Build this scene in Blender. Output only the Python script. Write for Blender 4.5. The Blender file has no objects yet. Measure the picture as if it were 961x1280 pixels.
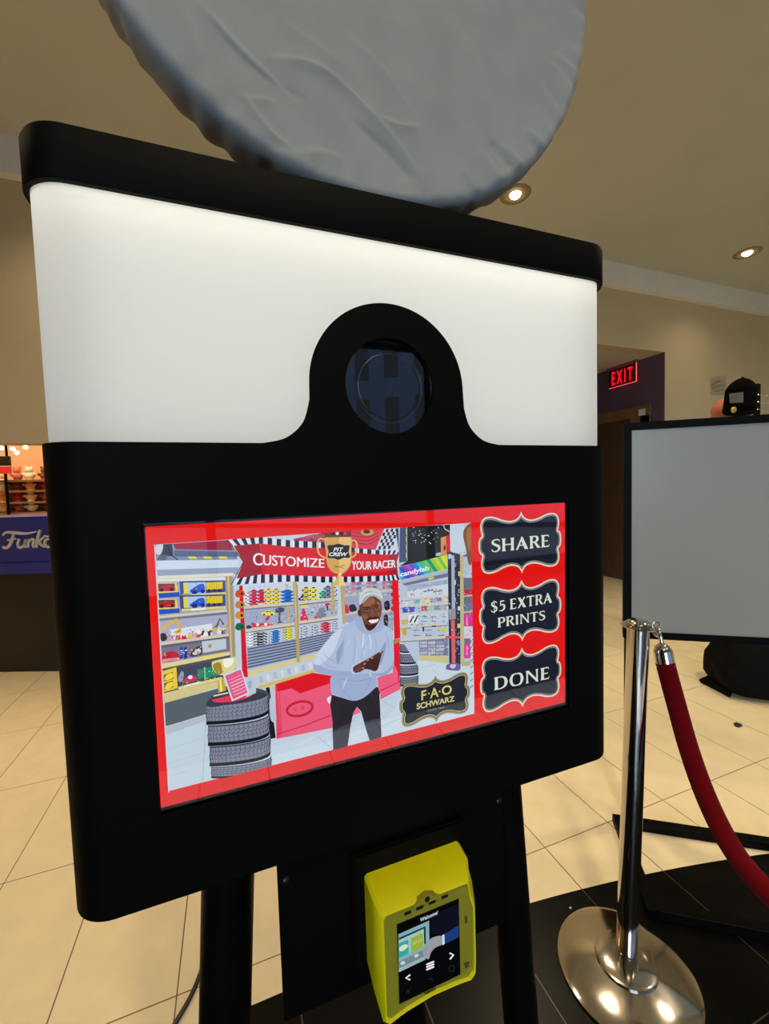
import bpy, bmesh, math, random
from mathutils import Vector, Matrix
random.seed(7)
sc = bpy.context.scene
COL = sc.collection

# ------------------------------------------------------------------ camera
FPX = 520.0
CAM = Vector((0, 0, 1.37))
RT = Vector((0.9383, -0.3445, -0.0314)).normalized()
FW = Vector((0.3425, 0.9379, -0.0547)).normalized()
UP = RT.cross(FW).normalized()
FW = UP.cross(RT).normalized()
cam = bpy.data.cameras.new('camera')
cam.sensor_fit = 'HORIZONTAL'
cam.sensor_width = 36.0
cam.lens = 36.0 * FPX / 961.0
cam.clip_start = 0.02
cam_o = bpy.data.objects.new('camera', cam)
M = Matrix((RT, UP, -FW)).transposed().to_4x4()
M.translation = CAM
cam_o.matrix_world = M
COL.objects.link(cam_o)
sc.camera = cam_o

# ------------------------------------------------------------------ world, exposure, room lamps
sc.view_settings.view_transform = 'Standard'
sc.view_settings.look = 'None'
sc.view_settings.exposure = 0.0
sc.view_settings.gamma = 1.0
sc.view_settings.use_curve_mapping = False
world = bpy.data.worlds.new('overcast_sky')
sc.world = world
world.use_nodes = True
bg = world.node_tree.nodes['Background']
bg.inputs['Color'].default_value = (0.72, 0.87, 1.0, 1)
bg.inputs['Strength'].default_value = 8.5
WARM = (1.0, 0.81, 0.54)

def lamp(name, kind, loc, energy, color, parent=None, **kw):
    l = bpy.data.lights.new(name, kind)
    l.energy = energy
    l.color = color
    for k, v in kw.items():
        setattr(l, k, v)
    o = bpy.data.objects.new(name, l)
    o.location = loc
    COL.objects.link(o)
    if parent: o.parent = parent
    return o

CEIL = 3.85
# two visible downlights, plus unseen spots added to brighten floor, walls and kiosk
for (x, y, e) in ((-3.74, 3.06, 60), (-0.67, 3.06, 60), (2.4, 3.06, 105), (5.47, 3.06, 24), (-2.2, 1.9, 70), (1.2, 1.8, 150), (3.4, 0.9, 150), (5.47, 0.9, 90), (0.1, -1.0, 190), (2.4, -1.3, 120)):
    lamp('can_or_added_spot', 'SPOT', (x, y, CEIL - 0.03), e, WARM, spot_size=math.radians(125), spot_blend=0.8, shadow_soft_size=0.09)
# daylight enters by the shop front behind the camera (portals only steer the sampling of the sky)
for x in (-3.2, -0.2, 2.8):
    o = lamp('window_portal', 'AREA', (x + 1.4, -4.55, 1.75), 1, (1, 1, 1), shape='RECTANGLE', size=2.8, size_y=3.1)
    o.rotation_euler = (math.radians(90), 0, 0)
    o.data.cycles.is_portal = True

# ------------------------------------------------------------------ helpers
def ray(u, v):
    return RT * ((u - 480.5) / FPX) + UP * ((640 - v) / FPX) + FW
def onY(u, v, Y):
    d = ray(u, v); return CAM + d * (Y / d.y)
def onX(u, v, X):
    d = ray(u, v); return CAM + d * (X / d.x)
def onZ(u, v, Z):
    d = ray(u, v); return CAM + d * ((Z - CAM.z) / d.z)
def onPlane(u, v, p0, n):
    d = ray(u, v); return CAM + d * ((p0 - CAM).dot(n) / d.dot(n))

def lin(c):
    return tuple((x / 255.0 / 12.92) if x <= 10 else (((x / 255.0) + 0.055) / 1.055) ** 2.4 for x in c)

MATS = {}
def mat(name, rgb, rough=0.5, metal=0.0, var=0.06, scale=30.0, bump=0.0, bscale=200.0, spec=0.5, sheen=0.0, coat=0.0, emit=None, estr=1.0):
    if name in MATS: return MATS[name]
    m = bpy.data.materials.new(name); m.use_nodes = True
    nt = m.node_tree; b = nt.nodes['Principled BSDF']
    c = lin(rgb)
    if var > 0:
        tc = nt.nodes.new('ShaderNodeTexCoord')
        nz = nt.nodes.new('ShaderNodeTexNoise'); nz.inputs['Scale'].default_value = scale; nz.inputs['Detail'].default_value = 4
        rp = nt.nodes.new('ShaderNodeValToRGB')
        rp.color_ramp.elements[0].position = 0.3; rp.color_ramp.elements[1].position = 0.7
        rp.color_ramp.elements[0].color = tuple(x * (1 - var) for x in c) + (1,)
        rp.color_ramp.elements[1].color = tuple(min(1, x * (1 + var)) for x in c) + (1,)
        nt.links.new(tc.outputs['Object'], nz.inputs['Vector'])
        nt.links.new(nz.outputs['Fac'], rp.inputs['Fac'])
        nt.links.new(rp.outputs['Color'], b.inputs['Base Color'])
    else:
        b.inputs['Base Color'].default_value = c + (1,)
    if bump > 0:
        tc = nt.nodes.new('ShaderNodeTexCoord')
        n2 = nt.nodes.new('ShaderNodeTexNoise'); n2.inputs['Scale'].default_value = bscale; n2.inputs['Detail'].default_value = 3
        bp = nt.nodes.new('ShaderNodeBump'); bp.inputs['Strength'].default_value = bump; bp.inputs['Distance'].default_value = 0.002
        nt.links.new(tc.outputs['Object'], n2.inputs['Vector'])
        nt.links.new(n2.outputs['Fac'], bp.inputs['Height'])
        nt.links.new(bp.outputs['Normal'], b.inputs['Normal'])
    b.inputs['Roughness'].default_value = rough
    b.inputs['Metallic'].default_value = metal
    b.inputs['Specular IOR Level'].default_value = spec
    b.inputs['Sheen Weight'].default_value = sheen
    b.inputs['Coat Weight'].default_value = coat
    if emit:
        b.inputs['Emission Color'].default_value = lin(emit) + (1,)
        b.inputs['Emission Strength'].default_value = estr
    MATS[name] = m
    return m

def emission_attr(name, strength=1.0):
    m = bpy.data.materials.new(name); m.use_nodes = True
    nt = m.node_tree; nt.nodes.clear()
    a = nt.nodes.new('ShaderNodeAttribute'); a.attribute_name = 'Col'
    e = nt.nodes.new('ShaderNodeEmission'); e.inputs['Strength'].default_value = strength
    o = nt.nodes.new('ShaderNodeOutputMaterial')
    nt.links.new(a.outputs['Color'], e.inputs['Color']); nt.links.new(e.outputs[0], o.inputs[0])
    return m
def pane_mat(name, ior=1.5, tint=(1, 1, 1), rough=0.0):
    m = bpy.data.materials.new(name); m.use_nodes = True
    nt = m.node_tree; nt.nodes.clear()
    r0 = ((ior - 1) / (ior + 1)) ** 2                 # Schlick reflectance, the same from both sides
    lw = nt.nodes.new('ShaderNodeLayerWeight'); lw.inputs['Blend'].default_value = 0.5
    pw = nt.nodes.new('ShaderNodeMath'); pw.operation = 'POWER'; pw.inputs[1].default_value = 5
    fr = nt.nodes.new('ShaderNodeMath'); fr.operation = 'MULTIPLY_ADD'; fr.inputs[1].default_value = 1 - r0; fr.inputs[2].default_value = r0
    nt.links.new(lw.outputs['Facing'], pw.inputs[0]); nt.links.new(pw.outputs[0], fr.inputs[0])
    t = nt.nodes.new('ShaderNodeBsdfTransparent'); t.inputs['Color'].default_value = tint + (1,)
    g = nt.nodes.new('ShaderNodeBsdfGlossy'); g.inputs['Roughness'].default_value = rough
    mx = nt.nodes.new('ShaderNodeMixShader'); o = nt.nodes.new('ShaderNodeOutputMaterial')
    nt.links.new(fr.outputs[0], mx.inputs[0]); nt.links.new(t.outputs[0], mx.inputs[1]); nt.links.new(g.outputs[0], mx.inputs[2])
    nt.links.new(mx.outputs[0], o.inputs[0])
    return m

def obj(name, bm, m, parent=None, smooth=False, label=None, loc=None):
    me = bpy.data.meshes.new(name)
    bmesh.ops.recalc_face_normals(bm, faces=bm.faces)
    bm.to_mesh(me); bm.free()
    if m is not None:
        for x in (m if isinstance(m, (list, tuple)) else [m]): me.materials.append(x)
    if smooth:
        me.polygons.foreach_set('use_smooth', [True] * len(me.polygons))
        if smooth == 'auto':
            me.set_sharp_from_angle(angle=math.radians(38))
    o = bpy.data.objects.new(name, me)
    COL.objects.link(o)
    if loc is not None:
        loc = Vector(loc); me.transform(Matrix.Translation(-loc)); o.location = loc
    if parent is not None:
        o.parent = parent
        o.matrix_parent_inverse = Matrix.Translation(parent_world(parent)).inverted()
    if label: o['label'] = label
    return o
def parent_world(p):
    v = Vector((0, 0, 0))
    while p is not None:
        v = v + p.location
        if p.parent is not None: v = p.matrix_parent_inverse.translation + v
        p = p.parent
    return v
def thing(name, label, cat, loc=(0, 0, 0), group=None):
    o = bpy.data.objects.new(name, None); o.empty_display_size = 0.05
    COL.objects.link(o); o.location = loc
    return tag(o, label, cat, group)
def tag(o, label, cat, group=None):
    o['label'] = label; o['category'] = cat
    if group: o['group'] = group
    return o
def struct(name, bm, m, label=None, parent=None, smooth=False):
    o = obj(name, bm, m, parent, smooth)
    if parent is None: o['kind'] = 'structure'
    if label: o['label'] = label
    return o

def box(bm, x0, x1, y0, y1, z0, z1, mi=0):
    vs = [bm.verts.new(p) for p in ((x0, y0, z0), (x1, y0, z0), (x1, y1, z0), (x0, y1, z0), (x0, y0, z1), (x1, y0, z1), (x1, y1, z1), (x0, y1, z1))]
    for f in ((0, 3, 2, 1), (4, 5, 6, 7), (0, 1, 5, 4), (1, 2, 6, 5), (2, 3, 7, 6), (3, 0, 4, 7)):
        bm.faces.new([vs[i] for i in f]).material_index = mi
    return vs
def BM(*boxes, bevel=0.0, seg=2):
    bm = bmesh.new()
    for b in boxes: box(bm, *b)
    if bevel: bmesh.ops.bevel(bm, geom=bm.edges[:] , offset=bevel, segments=seg, affect='EDGES', profile=0.5)
    return bm
def obox(bm, o, e1, e2, e3, a0, a1, b0, b1, c0, c1):
    """box in an own frame"""
    o = Vector(o); P = lambda a, b, c: o + e1 * a + e2 * b + e3 * c
    vs = [bm.verts.new(P(*p)) for p in ((a0, b0, c0), (a1, b0, c0), (a1, b1, c0), (a0, b1, c0), (a0, b0, c1), (a1, b0, c1), (a1, b1, c1), (a0, b1, c1))]
    for f in ((0, 3, 2, 1), (4, 5, 6, 7), (0, 1, 5, 4), (1, 2, 6, 5), (2, 3, 7, 6), (3, 0, 4, 7)): bm.faces.new([vs[i] for i in f])
    return bm
def prism(bm, poly, fn):
    """poly: 2D list, fn(p, k) -> 3D for k = 0,1 ; closed prism"""
    a = [bm.verts.new(fn(p, 0)) for p in poly]; b = [bm.verts.new(fn(p, 1)) for p in poly]
    n = len(poly)
    bm.faces.new(a[::-1]); bm.faces.new(b)
    for i in range(n): bm.faces.new((a[i], a[(i + 1) % n], b[(i + 1) % n], b[i]))
    return bm
def lathe(bm, prof, seg=48, mtx=None):
    rings = []
    for r, z in prof:
        if r < 1e-6:
            rings.append([bm.verts.new((0, 0, z))])
        else:
            rings.append([bm.verts.new((r * math.cos(2 * math.pi * i / seg), r * math.sin(2 * math.pi * i / seg), z)) for i in range(seg)])
    for a, b in zip(rings, rings[1:]):
        for i in range(seg):
            j = (i + 1) % seg
            if len(a) == 1 and len(b) == 1: continue
            if len(a) == 1: bm.faces.new((a[0], b[i], b[j]))
            elif len(b) == 1: bm.faces.new((a[i], a[j], b[0]))
            else: bm.faces.new((a[i], a[j], b[j], b[i]))
    if mtx is not None:
        vs = [v for r in rings for v in r]
        bmesh.ops.transform(bm, matrix=mtx, verts=vs)
    return bm
def frame_from(z):
    z = Vector(z).normalized()
    x = Vector((0, 0, 1)).cross(z)
    if x.length < 1e-3: x = Vector((1, 0, 0))
    x.normalize(); y = z.cross(x)
    return x, y
def tube(bm, pts, rad, seg=12, cap=True):
    pts = [Vector(p) for p in pts]; n = len(pts)
    rads = rad if isinstance(rad, (list, tuple)) else [rad] * n
    rings = []; x = None
    for i, p in enumerate(pts):
        t = (pts[min(i + 1, n - 1)] - pts[max(i - 1, 0)]).normalized()
        if x is None: x, y = frame_from(t)
        else:
            x = (x - t * x.dot(t)).normalized(); y = t.cross(x)
        rings.append([bm.verts.new(p + (x * math.cos(2 * math.pi * k / seg) + y * math.sin(2 * math.pi * k / seg)) * rads[i]) for k in range(seg)])
    for a, b in zip(rings, rings[1:]):
        for k in range(seg):
            bm.faces.new((a[k], a[(k + 1) % seg], b[(k + 1) % seg], b[k]))
    if cap:
        bm.faces.new(rings[0][::-1]); bm.faces.new(rings[-1])
    return bm
def catmull(P, n=8, closed=False):
    P = [Vector(p) for p in P]; out = []; m = len(P)
    rng = range(m) if closed else range(m - 1)
    for i in rng:
        if closed: a, b, c, d = P[(i - 1) % m], P[i], P[(i + 1) % m], P[(i + 2) % m]
        else: a, b, c, d = P[max(i - 1, 0)], P[i], P[i + 1], P[min(i + 2, m - 1)]
        for k in range(n):
            t = k / n
            out.append(0.5 * ((2 * b) + (c - a) * t + (2 * a - 5 * b + 4 * c - d) * t * t + (3 * b - a - 3 * c + d) * t ** 3))
    if not closed: out.append(P[-1])
    return out
def arc(cx, cy, r, a0, a1, n=12):
    return [(cx + r * math.cos(math.radians(a0 + (a1 - a0) * i / n)), cy + r * math.sin(math.radians(a0 + (a1 - a0) * i / n))) for i in range(n + 1)]
def text_mesh(s, bold=0.0, shear=0.0):
    """vertices (normalised to the text's box) and faces of a word in the built-in typeface"""
    cu = bpy.data.curves.new('lettering', 'FONT'); cu.body = s; cu.offset = bold; cu.shear = shear; cu.resolution_u = 4
    o = bpy.data.objects.new('lettering', cu); COL.objects.link(o)
    dg = bpy.context.evaluated_depsgraph_get()
    me = o.evaluated_get(dg).to_mesh()
    vs = [tuple(v.co[:2]) for v in me.vertices]; fs = [tuple(p.vertices) for p in me.polygons]
    o.evaluated_get(dg).to_mesh_clear()
    bpy.data.objects.remove(o); bpy.data.curves.remove(cu)
    x0 = min(v[0] for v in vs); x1 = max(v[0] for v in vs); y0 = min(v[1] for v in vs); y1 = max(v[1] for v in vs)
    return [((a - x0) / (x1 - x0), (b - y0) / (y1 - y0)) for a, b in vs], fs

class Pic:
    """flat picture shown by a screen: coloured shapes on one plane"""
    def __init__(self, p2w, nrm, step=5e-6, y0=0.0):
        self.p2w = p2w; self.n = nrm; self.V = []; self.F = []; self.C = []; self.k = 0; self.step = step; self.y0 = y0
    def raw(self, V3, F, col, same=False):
        if not same: self.k += 1
        off = self.n * (self.y0 + self.k * self.step); b = len(self.V)
        self.V += [tuple(v + off) for v in V3]
        for f in F:
            self.F.append(tuple(b + i for i in f)); self.C.append(lin(col))
    def poly(self, pts, col, same=False):
        self.raw([self.p2w(*p[:2]) for p in pts], [tuple(range(len(pts)))], col, same)
    def blob(self, pts, col, n=5, same=False):
        self.poly([tuple(v) for v in catmull([(p[0], p[1], 0) for p in pts], n, True)], col, same)
    def ell(self, cx, cy, rx, ry, col, rot=0, n=18, same=False):
        c, s = math.cos(rot), math.sin(rot); P = []
        for i in range(n):
            a = 2 * math.pi * i / n; x = rx * math.cos(a); y = ry * math.sin(a)
            P.append((cx + x * c - y * s, cy + x * s + y * c))
        self.poly(P, col, same)
    def line(self, pts, w, col, same=False, smooth=False):
        if smooth: pts = [tuple(v)[:2] for v in catmull([(p[0], p[1], 0) for p in pts], 5)]
        ws = w if isinstance(w, (list, tuple)) else None
        L = []; Rr = []; n = len(pts)
        for i in range(n):
            a = pts[max(i - 1, 0)]; b = pts[min(i + 1, n - 1)]
            dx, dy = b[0] - a[0], b[1] - a[1]; d = math.hypot(dx, dy) or 1
            if ws: t = i / (n - 1) * (len(ws) - 1); j = min(int(t), len(ws) - 2); ww = ws[j] + (ws[j + 1] - ws[j]) * (t - j)
            else: ww = w
            L.append((pts[i][0] - dy / d * ww / 2, pts[i][1] + dx / d * ww / 2)); Rr.append((pts[i][0] + dy / d * ww / 2, pts[i][1] - dx / d * ww / 2))
        V = [self.p2w(*p) for p in L + Rr]
        self.raw(V, [(i, i + 1, n + i + 1, n + i) for i in range(n - 1)], col, same)
    def text(self, s, BL, BR, TL, TR, col, bold=0.0, shear=0.0, same=False):
        vs, fs = text_mesh(s, bold, shear); P = []
        for a, b in vs:
            x = (BL[0] * (1 - a) + BR[0] * a) * (1 - b) + (TL[0] * (1 - a) + TR[0] * a) * b
            y = (BL[1] * (1 - a) + BR[1] * a) * (1 - b) + (TL[1] * (1 - a) + TR[1] * a) * b
            P.append(self.p2w(x, y))
        self.raw(P, fs, col, same)
    def build(self, name, m, parent, label=None):
        me = bpy.data.meshes.new(name); me.from_pydata(self.V, [], self.F); me.materials.append(m)
        at = me.color_attributes.new('Col', 'FLOAT_COLOR', 'CORNER')
        i = 0; buf = []
        for f, c in zip(self.F, self.C): buf += [c[0], c[1], c[2], 1.0] * len(f)
        at.data.foreach_set('color', buf)
        me.update()
        o = bpy.data.objects.new(name, me); COL.objects.link(o)
        o.parent = parent; o.matrix_parent_inverse = Matrix.Translation(parent_world(parent)).inverted()
        if label: o['label'] = label
        return o

# ------------------------------------------------------------------ materials
M_wall = mat('beige_paint', (204, 187, 150), 0.8, var=0.03, scale=3, bump=0.1, bscale=150)
M_ceil = mat('ceiling_paint', (200, 202, 192), 0.85, var=0.03, scale=2)
M_beam = mat('cool_lit_paint', (232, 232, 226), 0.85, var=0.03, scale=3)  # greyer than the walls to imitate less warm light on the band
M_purple = mat('purple_paint', (92, 74, 92), 0.7, var=0.05, scale=4)
M_wood = mat('brown_wood', (128, 92, 56), 0.5, var=0.2, scale=8)
M_door = mat('dark_door', (86, 62, 44), 0.4, var=0.15, scale=6)
M_tile = mat('cream_tile', (228, 212, 176), 0.5, var=0.05, scale=9, bump=0.05, bscale=60)
M_btile = mat('black_tile', (9, 8, 7), 0.28, var=0.2, scale=14, spec=0.12)
M_grout = mat('grout', (112, 92, 66), 0.9, var=0.1)
M_body = mat('matte_black_metal', (4, 4, 4), 0.6, var=0.1, scale=80, bump=0.06, bscale=900, spec=0.07)
M_bstand = mat('black_steel', (5, 5, 5), 0.5, var=0.1, scale=60, spec=0.07)
M_dark = mat('dark_inside', (8, 8, 8), 0.8, var=0.1)
M_chrome = mat('chrome', (205, 200, 195), 0.07, 1.0, var=0.05, scale=12)
M_chrome2 = mat('polished_steel', (200, 192, 182), 0.12, 1.0, var=0.12, scale=7)
M_rope = mat('red_velvet', (92, 4, 12), 0.95, var=0.06, scale=120, bump=0.3, bscale=700, sheen=0.03, spec=0.06)
M_fabric = mat('grey_fabric', (140, 146, 147), 0.75, var=0.05, scale=18, bump=0.12, bscale=1200, sheen=0.2)
M_yellow = mat('yellow_plastic', (214, 210, 2), 0.42, var=0.03, scale=40, bump=0.05, bscale=1500)
M_blackpl = mat('black_plastic', (14, 14, 15), 0.3, var=0.1)
M_blue = mat('blue_paint', (36, 50, 150), 0.45, var=0.08, scale=10)
M_plblack = mat('black_laminate', (11, 10, 10), 0.55, var=0.1, scale=10)
M_silver = mat('silver_letter', (215, 215, 212), 0.35, 0.0, var=0.04)
M_bagm = mat('black_nylon', (3, 3, 3), 0.8, var=0.25, scale=25, bump=0.5, bscale=90, spec=0.12)
M_capb = mat('black_cotton', (3, 3, 3), 0.9, var=0.15, scale=60, bump=0.3, bscale=600, spec=0.06)
M_coral = mat('coral_cotton', (188, 108, 84), 0.85, var=0.12, scale=40)
M_gold = mat('gold_sticker', (190, 170, 80), 0.35, 0.4, var=0.1)
M_label = mat('dull_label', (96, 92, 88), 0.5, var=0.5, scale=120)
M_tvscr = mat('reflection_grey', (152, 151, 141), 0.3, var=0.015, scale=3, spec=0.5)  # grey base colour stands in for the bright room reflected in the screen
def acrylic():
    m = bpy.data.materials.new('backlit_acrylic'); m.use_nodes = True
    nt = m.node_tree; nt.nodes.clear()
    t = nt.nodes.new('ShaderNodeBsdfTranslucent'); t.inputs['Color'].default_value = (0.9, 0.9, 0.88, 1)
    d = nt.nodes.new('ShaderNodeBsdfDiffuse'); d.inputs['Color'].default_value = (0.45, 0.45, 0.44, 1)
    x = nt.nodes.new('ShaderNodeMixShader'); o = nt.nodes.new('ShaderNodeOutputMaterial'); x.inputs[0].default_value = 0.5
    nt.links.new(t.outputs[0], x.inputs[1]); nt.links.new(d.outputs[0], x.inputs[2]); nt.links.new(x.outputs[0], o.inputs[0])
    return m
M_light = acrylic()
M_core = mat('led_core', (230, 230, 226), 0.5, var=0.0, emit=(255, 254, 250), estr=0.82)
M_led = mat('led_strip', (255, 250, 235), 0.5, var=0.0, emit=(255, 250, 232), estr=2.0)
M_lensg = mat('lens_glass', (5, 6, 9), 0.015, var=0.1, scale=5, spec=0.5)
M_glass = pane_mat('screen_glass', 1.5)
M_wpane = pane_mat('window_glass', 1.45)
M_pic = emission_attr('screen_picture')
M_red = mat('exit_red', (255, 20, 30), 0.4, var=0.0, emit=(255, 14, 34), estr=1.25)
M_acr = pane_mat('clear_acrylic', 1.5, (0.86, 0.62, 0.62))
M_bulb = mat('warm_bulb', (255, 230, 180), 0.4, var=0.0, emit=(255, 236, 190), estr=6.0)
M_trim = mat('lamp_trim', (150, 132, 98), 0.5, var=0.03)
M_mull = mat('mullion', (60, 60, 62), 0.4, 0.6, var=0.05)
M_stone = mat('facade_stone', (74, 86, 112), 0.8, var=0.15, scale=2)
M_dwin = mat('dark_window', (16, 20, 30), 0.2, var=0.2)
M_white = mat('white_print', (214, 214, 208), 0.6, var=0.03)
M_redp = mat('red_print', (196, 40, 44), 0.6, var=0.05)

# ------------------------------------------------------------------ room shell
YW = 3.7
XC = 5.1
SOF = 2.95
bm = bmesh.new()
box(bm, -5, 7.5, -4.6, 8.2, -0.06, -0.0012)
floor = struct('floor', bm, None, 'cream tile floor with a curved black tile area')
# the floor beyond the single tiles: same grid, as a material
mf = bpy.data.materials.new('far_floor'); mf.use_nodes = True
nt = mf.node_tree; b = nt.nodes['Principled BSDF']
tc = nt.nodes.new('ShaderNodeTexCoord'); mp = nt.nodes.new('ShaderNodeMapping'); br = nt.nodes.new('ShaderNodeTexBrick')
TX, TY, TX0, TY0 = 0.3135, 0.605, -0.208, 1.214
mp.inputs['Location'].default_value = (-TX0, -TY0, 0)
br.offset = 0; br.inputs['Scale'].default_value = 1; br.inputs['Brick Width'].default_value = TX; br.inputs['Row Height'].default_value = TY
br.inputs['Mortar Size'].default_value = 0.003; br.inputs['Mortar Smooth'].default_value = 0.1
br.inputs['Color1'].default_value = lin((228, 212, 176)) + (1,); br.inputs['Color2'].default_value = lin((224, 207, 170)) + (1,); br.inputs['Mortar'].default_value = lin((112, 92, 66)) + (1,)
br2 = nt.nodes.new('ShaderNodeTexBrick')
br2.offset = 0; br2.inputs['Scale'].default_value = 1; br2.inputs['Brick Width'].default_value = TX; br2.inputs['Row Height'].default_value = TY
br2.inputs['Mortar Size'].default_value = 0.003
br2.inputs['Color1'].default_value = lin((9, 8, 7)) + (1,); br2.inputs['Color2'].default_value = lin((10, 9, 8)) + (1,); br2.inputs['Mortar'].default_value = lin((76, 64, 50)) + (1,)
vm = nt.nodes.new('ShaderNodeVectorMath'); vm.operation = 'DISTANCE'; vm.inputs[1].default_value = (0, -5.99, -0.008)
lt = nt.nodes.new('ShaderNodeMath'); lt.operation = 'LESS_THAN'; lt.inputs[1].default_value = 7.105
mx = nt.nodes.new('ShaderNodeMix'); mx.data_type = 'RGBA'
nt.links.new(tc.outputs['Object'], mp.inputs['Vector']); nt.links.new(mp.outputs[0], br.inputs['Vector']); nt.links.new(mp.outputs[0], br2.inputs['Vector'])
# black disc; pale tile row added behind the camera to make the screen's bright reflection
sp = nt.nodes.new('ShaderNodeSeparateXYZ'); l2 = nt.nodes.new('ShaderNodeMath'); l2.operation = 'COMPARE'; l2.inputs[1].default_value = TY0 - 3.5 * TY; l2.inputs[2].default_value = TY / 2
mp2 = nt.nodes.new('ShaderNodeMix'); mp2.data_type = 'RGBA'
nt.links.new(tc.outputs['Object'], sp.inputs[0]); nt.links.new(sp.outputs['Y'], l2.inputs[0]); nt.links.new(l2.outputs[0], mp2.inputs['Factor'])
br3 = nt.nodes.new('ShaderNodeTexBrick'); br3.offset = 0; br3.inputs['Scale'].default_value = 1; br3.inputs['Brick Width'].default_value = TX; br3.inputs['Row Height'].default_value = TY; br3.inputs['Mortar Size'].default_value = 0.004
br3.inputs['Color1'].default_value = lin((205, 212, 224)) + (1,); br3.inputs['Color2'].default_value = lin((200, 208, 220)) + (1,); br3.inputs['Mortar'].default_value = lin((60, 60, 62)) + (1,)
nt.links.new(mp.outputs[0], br3.inputs['Vector'])
nt.links.new(tc.outputs['Object'], vm.inputs[0]); nt.links.new(vm.outputs['Value'], lt.inputs[0]); nt.links.new(lt.outputs[0], mx.inputs['Factor'])
nt.links.new(br2.outputs['Color'], mp2.inputs['A']); nt.links.new(br3.outputs['Color'], mp2.inputs['B'])
nt.links.new(br.outputs['Color'], mx.inputs['A']); nt.links.new(mp2.outputs['Result'], mx.inputs['B'])
nt.links.new(mx.outputs['Result'], b.inputs['Base Color'])
ml = nt.nodes.new('ShaderNodeMapRange'); ml.inputs['To Min'].default_value = 0.5; ml.inputs['To Max'].default_value = 0.3
nt.links.new(lt.outputs[0], ml.inputs['Value']); nt.links.new(ml.outputs[0], b.inputs['Roughness'])
floor.data.materials.append(mf)

# single tiles of the part of the floor that the photo shows
def inblack(p): return math.hypot(p[0], p[1] + 5.99) < 7.105
def cross(a, b):
    lo, hi = 0.0, 1.0; s = inblack(a)
    for _ in range(30):
        m_ = (lo + hi) / 2; q = (a[0] + (b[0] - a[0]) * m_, a[1] + (b[1] - a[1]) * m_)
        if inblack(q) == s: lo = m_
        else: hi = m_
    t = (lo + hi) / 2
    return (a[0] + (b[0] - a[0]) * t, a[1] + (b[1] - a[1]) * t)
def split(poly, want):
    out = []; n = len(poly); X = []
    for i in range(n):
        a, b_ = poly[i], poly[(i + 1) % n]
        if inblack(a) == want: out.append(a)
        if inblack(a) != inblack(b_):
            c = cross(a, b_)
            if inblack(a) == want: out.append(c); X.append(len(out) - 1)
            else: out.append(c)
    if len(X) == 1:                                  # follow the arc between the two crossings
        i = X[0]; a, b_ = out[i], out[(i + 1) % len(out)]
        mid = []
        for k in range(1, 5):
            q = (a[0] + (b_[0] - a[0]) * k / 5, a[1] + (b_[1] - a[1]) * k / 5); r = math.hypot(q[0], q[1] + 5.99)
            mid.append((q[0] * 7.105 / r, (q[1] + 5.99) * 7.105 / r - 5.99))
        out = out[:i + 1] + mid + out[i + 1:]
    return out
def tile_piece(poly, m, dz):
    bm = bmesh.new()
    prism(bm, poly, lambda p, k: (p[0], p[1], -0.009 if k == 0 else dz))
    obj('tile', bm, m, floor)
shared = {}
G = 0.0019
for i in range(-9, 17):
    for j in range(-2, 5):
        x0, x1 = TX0 + i * TX + G, TX0 + (i + 1) * TX - G; y0, y1 = TY0 + j * TY + G, TY0 + (j + 1) * TY - G
        if x1 > XC: continue
        P = [(x0, y0), (x1, y0), (x1, y1), (x0, y1)]
        dens = []
        for a, b_ in zip(P, P[1:] + P[:1]):
            for k in range(6): dens.append((a[0] + (b_[0] - a[0]) * k / 6, a[1] + (b_[1] - a[1]) * k / 6))
        fl = [inblack(p) for p in dens]
        if all(fl) or not any(fl):
            key = fl[0]
            if key not in shared:
                bm = bmesh.new(); box(bm, 0, x1 - x0, 0, y1 - y0, -0.009, 0)
                me = bpy.data.meshes.new('tile'); bmesh.ops.recalc_face_normals(bm, faces=bm.faces); bm.to_mesh(me); bm.free()
                me.materials.append(M_btile if key else M_tile); shared[key] = me
            o = bpy.data.objects.new('tile', shared[key]); COL.objects.link(o); o.parent = floor; o.location = (x0, y0, random.uniform(-0.0003, 0.0))
        else:
            for want, m_ in ((True, M_btile), (False, M_tile)):
                q = split(dens, want)
                if len(q) > 2: tile_piece(q, m_, 0.0)

bm = bmesh.new(); box(bm, -5, 7.5, -4.6, 8.2, CEIL, CEIL + 0.1)
struct('ceiling', bm, M_ceil, 'plain beige ceiling with recessed lamps')
# far wall with the shop opening on the left and the exit passage on the right
bm = bmesh.new(); T = 0.15
box(bm, -5, -3.6, YW, YW + T, 0, CEIL); box(bm, -3.6, 0.4, YW, YW + T, onY(25, 554, YW).z, CEIL); box(bm, 0.4, 3.4, YW, YW + T, 0, CEIL)
box(bm, 3.4, XC, YW, YW + T, SOF, CEIL); box(bm, XC, 7.5, YW, YW + T, 0, CEIL)
struct('wall_back', bm, M_wall, 'beige far wall with a shop opening and an exit passage')
bm = bmesh.new(); box(bm, -5, 7.5, YW - 0.07, YW, onY(750, 353, YW - 0.07).z, CEIL)
struct('trim_1', bm, M_beam, 'grey bulkhead band along the top of the far wall')
bm = bmesh.new(); box(bm, XC, XC + 0.15, YW + T, 8.2, 0, SOF)
box(bm, XC - 0.012, XC, YW + 0.002, 8.05, 0, SOF)
struct('wall_passage', bm, M_purple, 'dark purple wall of the exit passage')
bm = bmesh.new(); box(bm, 3.25, 3.4, YW + T, 8.2, 0, SOF); box(bm, 3.4, XC, 8.05, 8.2, 0, SOF)
struct('wall_passage_end', bm, M_door, 'far end and left side of the exit passage')
bm = bmesh.new(); box(bm, 3.25, XC + 0.15, YW + T, 8.2, SOF, SOF + 0.1)
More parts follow.
